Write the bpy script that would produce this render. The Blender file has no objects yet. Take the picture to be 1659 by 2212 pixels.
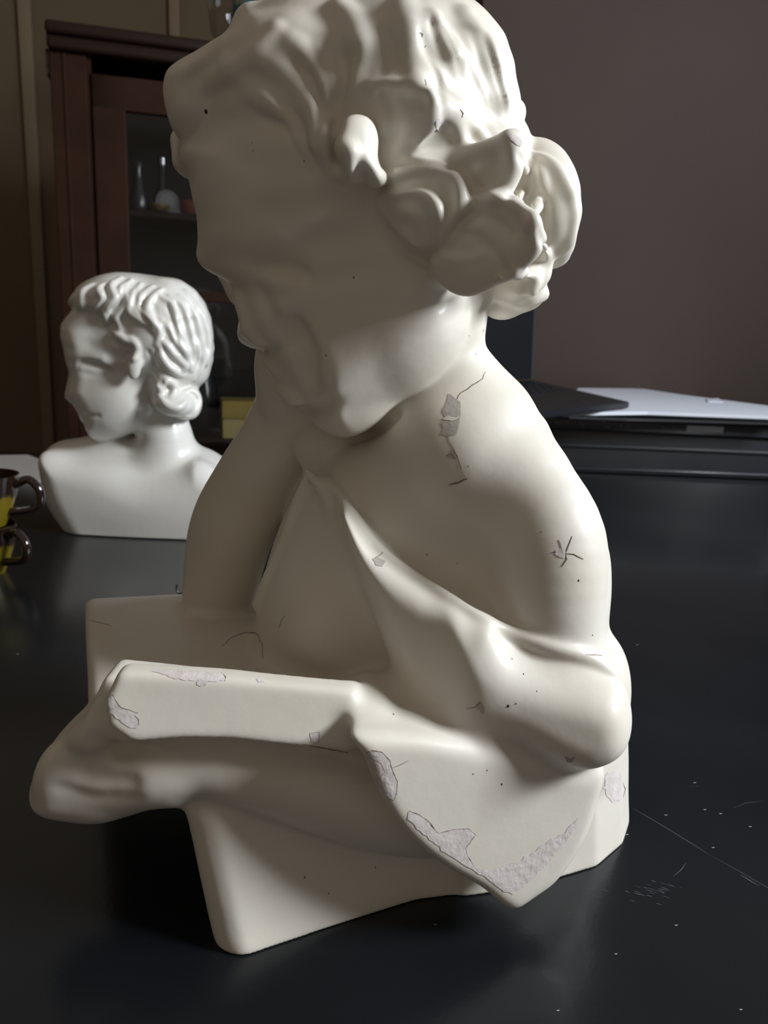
import bpy, bmesh, math, random
import numpy as np
from mathutils import Vector, Matrix
from mathutils.bvhtree import BVHTree
QUAL = 1.0
F_PX, CX, CY = 1660.0, 829.5, 1106.0
CAM_H, PITCH, ROLL = 0.34, math.radians(13.5), math.radians(-2.6)
# ------------------------------------------------------------------ camera frame
fw = Vector((0, math.cos(PITCH), -math.sin(PITCH)))
r0 = Vector((1, 0, 0)); u0 = r0.cross(fw)
rt = (r0 * math.cos(ROLL) - u0 * math.sin(ROLL)); up = (u0 * math.cos(ROLL) + r0 * math.sin(ROLL))
CAM = Vector((0, 0, CAM_H))
def ray(px, py):
    return rt * ((px - CX) / F_PX) + fw + up * ((CY - py) / F_PX)
def W(px, py, Y):                     # point of the view line at distance Y into the room
    r = ray(px, py); return CAM + r * (Y / r.y)
def WZ(px, py, z):                    # point of the view line at height z
    r = ray(px, py); return CAM + r * ((z - CAM_H) / r.z)
def dep(p): return (Vector(p) - CAM).dot(fw)
def M(px, p): return px * dep(p) / F_PX   # size in metres of px pixels at p

# ------------------------------------------------------------------ solid modelling on a grid
def catmull(pts, n, closed=False):
    pts = np.array(pts, float); N = len(pts); out = []
    for i in range(N if closed else N - 1):
        if closed: a, b, c, d = [pts[(i + j - 1) % N] for j in range(4)]
        else:
            b, c = pts[i], pts[i + 1]
            a = pts[i - 1] if i > 0 else 2 * b - c
            d = pts[i + 2] if i + 2 < N else 2 * c - b
        for k in range(n):
            t = k / n
            out.append(.5 * ((2 * b) + (c - a) * t + (2 * a - 5 * b + 4 * c - d) * t * t + (3 * b - a - 3 * c + d) * t ** 3))
    if not closed: out.append(pts[-1])
    return np.array(out)

class Clay:
    def __init__(s, lo, hi, h):
        s.lo = np.array(lo, np.float32); s.h = h
        s.n = [int(math.ceil((b - a) / h)) + 1 for a, b in zip(lo, hi)]
        s.F = np.full(s.n, .03, np.float32); s.L = np.zeros(s.n, np.uint8)
        s.ax = [np.float32(lo[i]) + np.arange(s.n[i], dtype=np.float32) * np.float32(h) for i in range(3)]
    def box(s, lo, hi):
        sl = []
        for i in range(3):
            a = max(0, int((lo[i] - s.lo[i]) / s.h)); b = min(s.n[i], int((hi[i] - s.lo[i]) / s.h) + 2)
            if b <= a: return None
            sl.append(slice(a, b))
        return tuple(sl)
    def grid(s, sl):
        return s.ax[0][sl[0]][:, None, None], s.ax[1][sl[1]][None, :, None], s.ax[2][sl[2]][None, None, :]
    def apply(s, sl, f, k, lab, sub):
        A = s.F[sl]
        if sub:
            g = -f; hh = np.maximum(k - np.abs(A - g), 0) / k
            s.F[sl] = np.maximum(A, g) + hh * hh * k * .25
        else:
            if lab: s.L[sl] = np.where(f < A, np.uint8(lab), s.L[sl])
            hh = np.maximum(k - np.abs(A - f), 0) / k
            s.F[sl] = np.minimum(A, f) - hh * hh * k * .25
    def chain(s, P, k=.004, lab=0, sub=False, n=5, flat=1.0):
        P = catmull(P, n) if len(P) > 2 and n > 1 else np.array(P, float)
        m = k + P[:, 3].max() + 3 * s.h
        sl = s.box(P[:, :3].min(0) - m, P[:, :3].max(0) + m)
        if sl is None: return
        X, Y, Z = s.grid(sl); f = np.full([a.stop - a.start for a in sl], .05, np.float32)
        for a, b in zip(P[:-1], P[1:]):
            mm = max(a[3], b[3]) + k + 3 * s.h
            s2 = s.box(np.minimum(a[:3], b[:3]) - mm, np.maximum(a[:3], b[:3]) + mm)
            if s2 is None: continue
            loc = tuple(slice(q.start - p.start, q.stop - p.start) for p, q in zip(sl, s2))
            X, Y, Z = s.grid(s2); a = a.astype(np.float32); b = b.astype(np.float32)
            d = b[:3] - a[:3]; L2 = float((d * d).sum()) + 1e-12
            t = np.clip(((X - a[0]) * d[0] + (Y - a[1]) * d[1] + (Z - a[2]) * d[2]) / L2, 0, 1)
            g = np.sqrt((X - a[0] - t * d[0]) ** 2 + ((Y - a[1] - t * d[1]) * flat) ** 2 + (Z - a[2] - t * d[2]) ** 2) - (a[3] + t * (b[3] - a[3]))
            f[loc] = np.minimum(f[loc], g)
        s.apply(sl, f, k, lab, sub)
    def ell(s, c, r, rot=None, k=.004, lab=0, sub=False):
        m = max(r) + k + 3 * s.h
        if rot is None: mm = np.array(r) + k + 3 * s.h
        else: mm = np.array([m, m, m])
        sl = s.box(np.array(c) - mm, np.array(c) + mm)
        if sl is None: return
        X, Y, Z = s.grid(sl); X = X - np.float32(c[0]); Y = Y - np.float32(c[1]); Z = Z - np.float32(c[2])
        if rot is not None:
            R = np.array(rot.transposed(), np.float32)
            X, Y, Z = [R[i, 0] * X + R[i, 1] * Y + R[i, 2] * Z for i in range(3)]
        a, b, c_ = [np.float32(q) for q in r]
        k0 = np.sqrt((X / a) ** 2 + (Y / b) ** 2 + (Z / c_) ** 2)
        k1 = np.sqrt((X / a ** 2) ** 2 + (Y / b ** 2) ** 2 + (Z / c_ ** 2) ** 2) + 1e-9
        s.apply(sl, (k0 * (k0 - 1) / k1).astype(np.float32), k, lab, sub)
    def solid(s, poly, plane, w, R, T, k=.004, lab=0, sub=False, tilt=(0, 0), shear=(0, 0)):
        """outline (world coordinates) in plane 'xz' or 'xy', thickness +-T round w, edges rounded by R"""
        poly = np.array(poly, float); c0 = poly.mean(0)
        m = k + 3 * s.h; lo2 = poly.min(0) - m; hi2 = poly.max(0) + m
        ia, ib, ic = (0, 2, 1) if plane == 'xz' else (0, 1, 2)
        ext = abs(tilt[0]) * (hi2[0] - lo2[0]) * .6 + abs(tilt[1]) * (hi2[1] - lo2[1]) * .6
        sm = T * max(abs(shear[0]), abs(shear[1]))
        lo = [0, 0, 0]; hi = [0, 0, 0]
        lo[ia], lo[ib], lo[ic] = lo2[0] - sm, lo2[1] - sm, w - T - m - ext
        hi[ia], hi[ib], hi[ic] = hi2[0] + sm, hi2[1] + sm, w + T + m + ext
        sl = s.box(lo, hi)
        if sl is None: return
        a0 = s.ax[ia][sl[ia]]; b0 = s.ax[ib][sl[ib]]
        A, B = np.meshgrid(a0, b0, indexing='ij')
        d = np.full(A.shape, 9., np.float32); ins = np.zeros(A.shape, bool)
        for (x0, y0), (x1, y1) in zip(poly, np.roll(poly, -1, 0)):
            ex, ey = x1 - x0, y1 - y0; t = np.clip(((A - x0) * ex + (B - y0) * ey) / (ex * ex + ey * ey + 1e-12), 0, 1)
            d = np.minimum(d, (A - x0 - t * ex) ** 2 + (B - y0 - t * ey) ** 2)
            c = (y0 > B) != (y1 > B)
            if ey != 0: ins ^= c & (A < ex * (B - y0) / ey + x0)
        D = (np.sqrt(d) * np.where(ins, 1, -1)).astype(np.float32)
        X, Y, Z = s.grid(sl); ww = (Y if plane == 'xz' else Z)
        if shear != (0, 0) and plane == 'xy':
            out = np.empty([q.stop - q.start for q in sl], np.float32)
            def sh(A_, q, ax):
                i = int(math.floor(q)); t = q - i
                return np.roll(A_, i, ax) * (1 - t) + np.roll(A_, i + 1, ax) * t
            for j, zz in enumerate(s.ax[2][sl[2]]):
                out[:, :, j] = sh(sh(D, (zz - w) * shear[0] / s.h, 0), (zz - w) * shear[1] / s.h, 1)
            D3 = out
        else: D3 = D[:, None, :] if plane == 'xz' else D[:, :, None]
        wc = w + tilt[0] * (A - c0[0]) + tilt[1] * (B - c0[1]); wc = wc[:, None, :] if plane == 'xz' else wc[:, :, None]
        R = np.float32(R); T = np.float32(T)
        q1 = np.maximum(R - D3, 0) / R; q2 = (ww - wc).astype(np.float32) / T
        if T > 1.8 * R:              # long straight side walls: round only the rim
            q2 = np.maximum(np.abs(q2) * T - (T - R), 0) / R; Te = R
        else: Te = T
        k0 = np.sqrt(q1 ** 2 + q2 ** 2); k1 = np.sqrt((q1 / R) ** 2 + (q2 / Te) ** 2) + 1e-6
        f = np.where(k1 < 1e-5, -min(R, Te), k0 * (k0 - 1) / k1)
        s.apply(sl, f.astype(np.float32), k, lab, sub)
    def blur(s, m, z0=None):              # binomial smoothing, sigma m metres
        F = s.F if z0 is None else s.F[:, :, int((z0 - s.lo[2]) / s.h):]; n = max(1, int(round(2 * (m / s.h) ** 2)))
        for _ in range(n):
            for ax in range(3):
                G = np.moveaxis(F, ax, 0); G[1:-1] = (G[:-2] + 2 * G[1:-1] + G[2:]) * np.float32(.25)
    def wobble(s, lo, hi, amp, fr):       # hand-worked unevenness
        sl = s.box(lo, hi); X, Y, Z = s.grid(sl); rg = np.random.default_rng(5)
        acc = np.zeros([q.stop - q.start for q in sl], np.float32)
        for i in range(7):
            d = rg.normal(size=3); d *= fr * (.6 + .8 * rg.random()) / np.linalg.norm(d); p = rg.random() * 6.3; e = rg.normal(size=3) * fr * .35
            acc += np.sin(X * np.float32(d[0]) + Y * np.float32(d[1]) + Z * np.float32(d[2]) + p + np.sin(X * np.float32(e[0]) + Y * np.float32(e[1]) + Z * np.float32(e[2]) + p * 2))
        w = 1
        for g, l_, h_ in ((X, lo[0], hi[0]), (Y, lo[1], hi[1]), (Z, lo[2], hi[2])):
            w = w * np.clip(np.minimum(g - l_, h_ - g) / .02, 0, 1)
        s.F[sl] += acc * w * np.float32(amp / 2.6)
    def sample(s, P):
        q = (np.asarray(P, np.float64) - s.lo) / s.h
        q = np.clip(q, 0, np.array(s.n) - 1.001); i = q.astype(int); t = q - i; r = 0
        for a in (0, 1):
            for b in (0, 1):
                for c in (0, 1):
                    wgt = (t[:, 0] if a else 1 - t[:, 0]) * (t[:, 1] if b else 1 - t[:, 1]) * (t[:, 2] if c else 1 - t[:, 2])
                    r = r + wgt * s.F[i[:, 0] + a, i[:, 1] + b, i[:, 2] + c]
        return r
    def surf(s, px, py, default=None):
        r = ray(px, py); t = np.arange(s.lo[1] / r.y, s.ax[1][-1] / r.y, s.h * .5)
        P = np.array(CAM)[None] + t[:, None] * np.array(r)[None]
        ok = np.all((P > s.lo) & (P < s.lo + (np.array(s.n) - 1) * s.h), 1)
        v = np.where(ok, s.sample(P), 1.)
        j = np.argmax(v < 0)
        if v[j] >= 0:
            if default is not None: return W(px, py, default)
            j = int(np.argmin(v)); return Vector(P[j])
        a = v[j - 1] / (v[j - 1] - v[j] + 1e-9)
        return Vector(P[j - 1] + (P[j] - P[j - 1]) * a)
    def mesh(s):                       # naive surface nets
        F = s.F; n = s.n; neg = F < 0
        cnt = np.zeros([a - 1 for a in n], np.uint8)
        for a in (0, 1):
            for b in (0, 1):
                for c in (0, 1): cnt += neg[a:n[0] - 1 + a, b:n[1] - 1 + b, c:n[2] - 1 + c]
        I = np.argwhere((cnt > 0) & (cnt < 8)); idx = np.full(cnt.shape, -1, np.int32); idx[tuple(I.T)] = np.arange(len(I), dtype=np.int32)
        acc = np.zeros((len(I), 3)); num = np.zeros(len(I))
        corners = [(a, b, c) for a in (0, 1) for b in (0, 1) for c in (0, 1)]
        V = {c: F[I[:, 0] + c[0], I[:, 1] + c[1], I[:, 2] + c[2]] for c in corners}
        for ax in range(3):
            for c in corners:
                if c[ax]: continue
                e = list(c); e[ax] = 1; v0, v1 = V[c], V[tuple(e)]
                m = (v0 < 0) != (v1 < 0); t = np.where(m, v0 / np.where(m, v0 - v1, 1), 0)
                p = np.zeros((len(I), 3)); p += np.array(c); p[:, ax] = t
                acc += p * m[:, None]; num += m
        verts = (I + acc / num[:, None]) * s.h + s.lo
        quads = []
        for ax in range(3):
            o = [1 if i == ax else 0 for i in range(3)]
            a = neg[:n[0] - o[0], :n[1] - o[1], :n[2] - o[2]]; b = neg[o[0]:, o[1]:, o[2]:]
            E = np.argwhere(a != b); u, v = [i for i in range(3) if i != ax]
            E = E[(E[:, u] > 0) & (E[:, v] > 0) & (E[:, u] < n[u] - 1) & (E[:, v] < n[v] - 1)]
            def at(du, dv):
                q = E.copy(); q[:, u] -= du; q[:, v] -= dv; return idx[tuple(q.T)]
            Q = np.stack([at(1, 1), at(0, 1), at(0, 0), at(1, 0)], 1)
            fl = neg[tuple(E.T)] ^ (ax == 1)
            Q[~fl] = Q[~fl][:, ::-1]; quads.append(Q)
        Q = np.concatenate(quads)
        lab = s.L[tuple(np.clip(np.round((verts[Q].mean(1) - s.lo) / s.h).astype(int), 0, np.array(n) - 1).T)]
        e = s.h * .9; N = np.stack([s.sample(verts + d) - s.sample(verts - d) for d in np.eye(3) * e], 1)
        N /= np.linalg.norm(N, axis=1)[:, None] + 1e-12
        return verts, Q, lab, N

# ------------------------------------------------------------------ sculptor: positions from the view, sizes in px at that distance
class Sculpt(Clay):
    def E(s, px, py, Y, rx, rz, ry, rot=0, k=12, lab=0, sub=False, yaw=0, e=0):
        c = W(px, py, Y) if Y is not None else s.surf(px, py) + ray(px, py).normalized() * (-M(e, s.surf(px, py)))
        u = M(1, c); R = None
        if rot or yaw: R = Matrix.Rotation(math.radians(yaw), 3, 'Z') @ Matrix.Rotation(math.radians(rot), 3, 'Y')
        s.ell(c, (rx * u, ry * u, rz * u), R, k * u, lab, sub)
    def C(s, pts, k=12, lab=0, sub=False, n=5, flat=1.0):
        P = [];
        for px, py, Y, r in pts:
            c = W(px, py, Y); P.append((*c, M(r, c)))
        s.chain(P, M(k, c), lab, sub, n, flat)
    def S(s, pts, k=8, lab=0, sub=False, n=6, e=None, flat=1.0, push=0):
        """strand laid on the surface: (px, py, radius, lift)"""
        pts = catmull(pts, n) if len(pts) > 2 else np.array(pts, float)
        P = []; Ys = []
        for px, py, r, l in pts:
            q = s.surf(px, py); Ys.append(q.y)
        Ys = np.array(Ys)
        if len(Ys) > 4:
            kk = np.array([1, 2, 3, 2, 1]) / 9; Yp = np.pad(Ys, 2, mode='edge'); Ys = np.convolve(Yp, kk, 'valid')
        for (px, py, r, l), Y in zip(pts, Ys):
            q = W(px, py, Y); q = q - ray(px, py).normalized() * M(l, q); P.append((*q, M(max(r, .5), q)))
        s.chain(P, M(k, q), lab, sub, 1, flat)
    def P(s, poly, Y, R, T, k=12, lab=0, sub=False, tilt=(0, 0), smooth=4):
        """solid with this outline at distance Y; tilt: change of Y per px right / px up, applied to the outline's plane"""
        pl = catmull(poly, smooth, True) if smooth else np.array(poly, float)
        c = pl.mean(0); cw = W(c[0], c[1], Y)
        pw = []
        for x, y in pl:      # meet the tilted plane
            r = ray(x, y); nrm = Vector((-tilt[0], 1, -tilt[1])); t = (cw - CAM).dot(nrm) / r.dot(nrm)
            q = CAM + r * t; pw.append((q.x, q.z))
        pw = np.array(pw); m = pw.mean(0); Yc = cw.y + tilt[0] * (m[0] - cw.x) + tilt[1] * (m[1] - cw.z)
        u = M(1, cw)
        s.solid(pw, 'xz', Yc, R * u, T * u, k * u, lab, sub, tilt)
# ------------------------------------------------------------------ the reading child, cast plaster
SKIN, HAIR, DRAPE, BOOK, BASE = 1, 2, 3, 4, 5
def build_statue():
    h = .00125 / QUAL
    s = Sculpt((-.31, .325, -.004), (.205, .69, .535), h)
    # --- plinth
    base = [WZ(*p, 0) for p in [(462, 2040), (474, 2054), (500, 2067), (530, 2070), (700, 2012), (800, 1980), (900, 1948), (1060, 1927), (1160, 1905), (1280, 1870), (1330, 1815)]]
    base = [(q.x - .0108, q.y + .0108) for q in base] + [(.150, .50), (.12, .58), (-.03, .60), (-.10, .50)]
    s.solid(base, 'xy', .036, .019, .050, .002, BASE, shear=(-.30, .30))
    be = [WZ(*p, 0) for p in [(1000, 1938), (1160, 1912), (1290, 1872), (1345, 1825), (1362, 1770)]]
    s.solid([(q.x - .0033, q.y + .0033) for q in be] + [(.150, .50), (.05, .55)], 'xy', .033, .020, .052, .006, BASE, shear=(-.10, .10))
    # --- book: far half lying flat, near half rising to its fore edge
    slab = [WZ(*p, .121) for p in [(182, 1289), (400, 1279), (560, 1275)]] + [Vector((.10, .64, 0)), Vector((.10, .44, 0))] + [WZ(*p, .121) for p in [(300, 1560), (200, 1560), (190, 1500), (186, 1400)]]
    s.solid([(q.x, q.y) for q in slab], 'xy', .095, .007, .0265, .003, BOOK)
    s.P([(262, 1437), (500, 1452), (745, 1475), (772, 1480), (772, 1560), (758, 1616), (640, 1602), (500, 1588), (400, 1586), (292, 1594), (240, 1560), (230, 1505)],
        .372, 9, 32, 8, BOOK, tilt=(.22, .26), smooth=0)
    s.P([(243, 1438), (264, 1442), (500, 1466), (740, 1492), (790, 1500), (790, 1600), (600, 1590), (300, 1592), (212, 1584), (190, 1562), (206, 1515)],
        .396, 22, 62, 16, BOOK, tilt=(.22, .26), smooth=0)
    s.P([(560, 1400), (700, 1380), (860, 1400), (900, 1520), (600, 1540), (430, 1500)], .52, 40, 90, 30, BOOK)
    s.P([(720, 1480), (860, 1440), (980, 1500), (1000, 1640), (840, 1640), (770, 1600), (740, 1550)], .45, 60, 170, 30, DRAPE)
    # --- torso
    s.C([(960, 600, .475, 110), (958, 700, .478, 92), (962, 780, .48, 92), (985, 860, .482, 118), (1015, 960, .483, 165)], 40, SKIN)
    s.P([(1040, 840), (1110, 862), (1190, 955), (1262, 1060), (1303, 1160), (1310, 1240), (1304, 1340), (1302, 1500), (1280, 1640), (1000, 1660), (760, 1600), (600, 1480), (560, 1330), (600, 1150), (668, 1020), (760, 950), (880, 880)],
        .51, 190, 235, 40, SKIN, tilt=(-.12, 0))
    s.E(1010, 1000, .477, 215, 150, 180, rot=35, k=50, lab=SKIN)
    s.E(840, 1090, .488, 150, 150, 130, k=60, lab=SKIN)
    s.C([(1130, 1060, .452, 112), (1180, 1170, .438, 126), (1188, 1330, .430, 116), (1190, 1560, .44, 110)], 50, SKIN)
    s.E(1020, 1180, .395, 70, 110, 60, rot=-8, k=80, sub=True)
    # --- far arm, elbow on the page, hand at the cheek
    s.C([(474, 1278, .572, 78), (490, 1190, .567, 88), (512, 1120, .56, 92), (552, 1040, .55, 88), (600, 960, .54, 86), (640, 880, .53, 88), (655, 800, .52, 88)], 20, SKIN)
    s.C([(625, 850, .515, 70), (612, 780, .505, 62), (640, 700, .50, 60)], 20, SKIN)
    s.E(470, 1312, .572, 78, 20, 60, k=14, lab=SKIN)
    # --- chest cloth
    s.P([(668, 1013), (705, 1018), (745, 1060), (800, 1150), (860, 1290), (880, 1440), (720, 1470), (590, 1455), (560, 1330), (600, 1170), (640, 1070)], .502, 120, 130, 24, DRAPE)
    s.C([(668, 1014, .475, 11), (640, 1085, .480, 12), (610, 1175, .484, 12), (575, 1250, .487, 12), (552, 1310, .492, 12)], 14, DRAPE)
    s.C([(662, 1018, .465, 12), (690, 1045, .462, 15), (722, 1085, .460, 18), (755, 1150, .462, 22), (800, 1230, .460, 26), (835, 1310, .457, 26)], 30, DRAPE)
    s.E(710, 1370, .465, 90, 90, 80, k=50, lab=DRAPE)
    # --- near arm, forearm and hand under the book
    s.C([(1020, 1660, .430, 130), (940, 1712, .418, 128), (830, 1722, .408, 112), (720, 1706, .400, 98), (600, 1680, .394, 84), (500, 1660, .390, 72), (410, 1648, .388, 67), (330, 1655, .386, 70)], 24, SKIN)
    s.P([(236, 1500), (178, 1535), (132, 1580), (98, 1630), (76, 1678), (80, 1712), (110, 1738), (160, 1750), (235, 1756), (300, 1740), (360, 1722), (420, 1715), (470, 1640), (400, 1590), (300, 1570)],
        .397, 75, 100, 24, SKIN)
    s.E(300, 1680, .380, 110, 50, 40, rot=-6, k=40, lab=SKIN)
    s.E(115, 1665, .378, 36, 70, 40, rot=20, k=30, lab=SKIN)
    s.E(200, 1590, .378, 70, 40, 40, rot=-35, k=30, lab=SKIN)
    s.S([(132, 1622, 8, 0), (165, 1652, 18, 3), (205, 1648, 14, 0)], 34, sub=True)
    s.S([(180, 1672, 8, 1), (225, 1682, 11, 3), (285, 1688, 8, 1)], 26, sub=True)
    s.S([(205, 1600, 8, -2), (260, 1618, 12, 0), (330, 1612, 10, -2)], 34, sub=True)
    s.S([(130, 1700, 5, 0), (200, 1722, 6, 1), (290, 1722, 5, 0)], 20, sub=True)
    # --- cloth: wrap round the arm, hanging end
    s.E(1292, 1500, .47, 62, 140, 110, k=20, lab=DRAPE)
    s.P([(752, 1562), (800, 1556), (900, 1560), (1000, 1580), (1100, 1600), (1230, 1640), (1294, 1640), (1282, 1710), (1255, 1790), (1200, 1870), (1150, 1908), (1106, 1935), (1075, 1922), (1030, 1885), (960, 1845), (900, 1800), (850, 1745), (812, 1680), (785, 1610)],
        .385, 30, 62, 24, DRAPE, tilt=(.34, .12))
    s.E(870, 1555, .413, 150, 70, 105, rot=6, k=50, lab=DRAPE)
    s.E(790, 1530, .402, 60, 60, 110, k=40, lab=DRAPE)
    s.E(1100, 1620, .42, 170, 120, 90, rot=20, k=60, lab=DRAPE)
    s.P([(740, 1080), (800, 1165), (850, 1208), (930, 1262), (1000, 1305), (1060, 1340), (1060, 1560), (1000, 1545), (930, 1510), (870, 1465), (840, 1390), (800, 1280), (760, 1170)],
        .434, 60, 120, 50, DRAPE, tilt=(-.40, .0))
    s.P([(960, 1282), (1050, 1336), (1165, 1386), (1270, 1413), (1330, 1448), (1355, 1510), (1350, 1570), (1316, 1612), (1250, 1634), (1180, 1618), (1110, 1580), (1040, 1545), (960, 1512), (940, 1400)],
        .412, 90, 140, 60, DRAPE, tilt=(-.08, .20))
    s.E(885, 1505, .372, 95, 36, 34, rot=12, k=60, sub=True)
    s.E(715, 955, .505, 85, 62, 60, rot=-20, k=30, lab=SKIN)
    s.blur(.0016)
    s.C([(668, 1062, .455, 2), (676, 1090, .456, 5), (684, 1115, .458, 2)], 10, sub=True)
    s.C([(696, 1052, .450, 2), (712, 1075, .45, 5), (722, 1100, .452, 2)], 12, sub=True)
    s.S([(405, 1322, 6, 1), (470, 1332, 7, 2), (540, 1326, 6, 1)], 8, SKIN)
    s.S([(700, 1030, 6, 2), (745, 1085, 8, 3), (800, 1165, 10, 3), (850, 1212, 11, 4), (930, 1266, 12, 4), (1050, 1340, 12, 4), (1165, 1392, 13, 4), (1270, 1420, 13, 4), (1325, 1455, 12, 2)], 18, DRAPE)
    # --- head
    s.E(770, 310, .478, 330, 292, 285, rot=8, k=20, lab=SKIN)
    s.E(690, 420, .470, 270, 260, 250, rot=20, k=40, lab=SKIN)
    s.P([(410, 330), (420, 400), (440, 470), (456, 535), (466, 562), (486, 584), (510, 602), (528, 640), (524, 680), (518, 712), (522, 738), (545, 752), (568, 760), (582, 790), (596, 812), (625, 850), (660, 890), (690, 918), (725, 935), (762, 936), (800, 912), (860, 872), (940, 815), (1010, 720), (1000, 540), (900, 360), (600, 250)],
        .472, 150, 222, 14, SKIN)
    s.E(765, 630, .470, 200, 200, 192, k=60, lab=SKIN)
    s.E(870, 720, .455, 125, 100, 150, rot=-38, k=40, lab=SKIN)
    s.E(755, 850, .462, 78, 76, 100, rot=30, k=40, lab=SKIN)
    s.C([(460, 552, .460, 22), (530, 555, .442, 28), (590, 542, .434, 28), (640, 530, .438, 20)], 90, SKIN)
    s.blur(.0024, z0=.345)
    s.C([(508, 604, .454, 14), (530, 650, .444, 22), (548, 700, .437, 29), (564, 724, .436, 29)], 16, SKIN)
    s.C([(592, 716, .428, 22), (610, 718, .430, 18)], 12, SKIN)
    s.S([(560, 764, 6, 0), (585, 760, 9, 3), (612, 752, 7, 2)], 14, sub=True)
    s.S([(632, 716, 7, 0), (648, 752, 10, 1), (660, 800, 9, 0)], 30, sub=True)
    s.S([(552, 585, 18, 2), (590, 590, 28, 9), (640, 588, 24, 2)], 40, sub=True)
    s.S([(570, 640, 10, 0), (590, 690, 12, 2), (622, 735, 12, 2)], 30, sub=True)
    s.S([(570, 602, 18, -8), (600, 614, 26, -10), (636, 620, 20, -10)], 16, SKIN)
    s.S([(562, 615, 3, 0), (595, 640, 4, 1), (640, 645, 3, 1)], 10, sub=True)
    s.C([(582, 782, .447, 18), (612, 806, .438, 22), (645, 832, .436, 16), (668, 842, .440, 8)], 16, SKIN)
    s.C([(608, 838, .443, 18), (636, 856, .438, 22), (664, 862, .438, 14)], 14, SKIN)
    s.S([(596, 818, 4, 1), (636, 843, 6, 3), (676, 856, 6, 2)], 12, sub=True)
    s.S([(640, 700, 10, -6), (668, 760, 12, -3), (676, 830, 10, -5)], 40, sub=True)
    s.S([(655, 888, 10, -2), (690, 885, 12, -1), (715, 868, 8, -4)], 30, sub=True)
    s.S([(770, 950, 8, -3), (815, 928, 10, -5), (860, 900, 8, -9)], 24, sub=True)
    s.blur(.0012, z0=.345)
    hair(s)
    s.wobble((-.16, .33, .335), (.13, .64, .54), .0007, 260)
    s.wobble((-.31, .325, -.004), (.205, .69, .535), .00016, 110)
    s.blur(.0006)
    zi = int(round(.0052 / s.h)); s.F[:, :, :zi] = np.maximum(s.F[:, :, :zi], .001)
    return s
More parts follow.
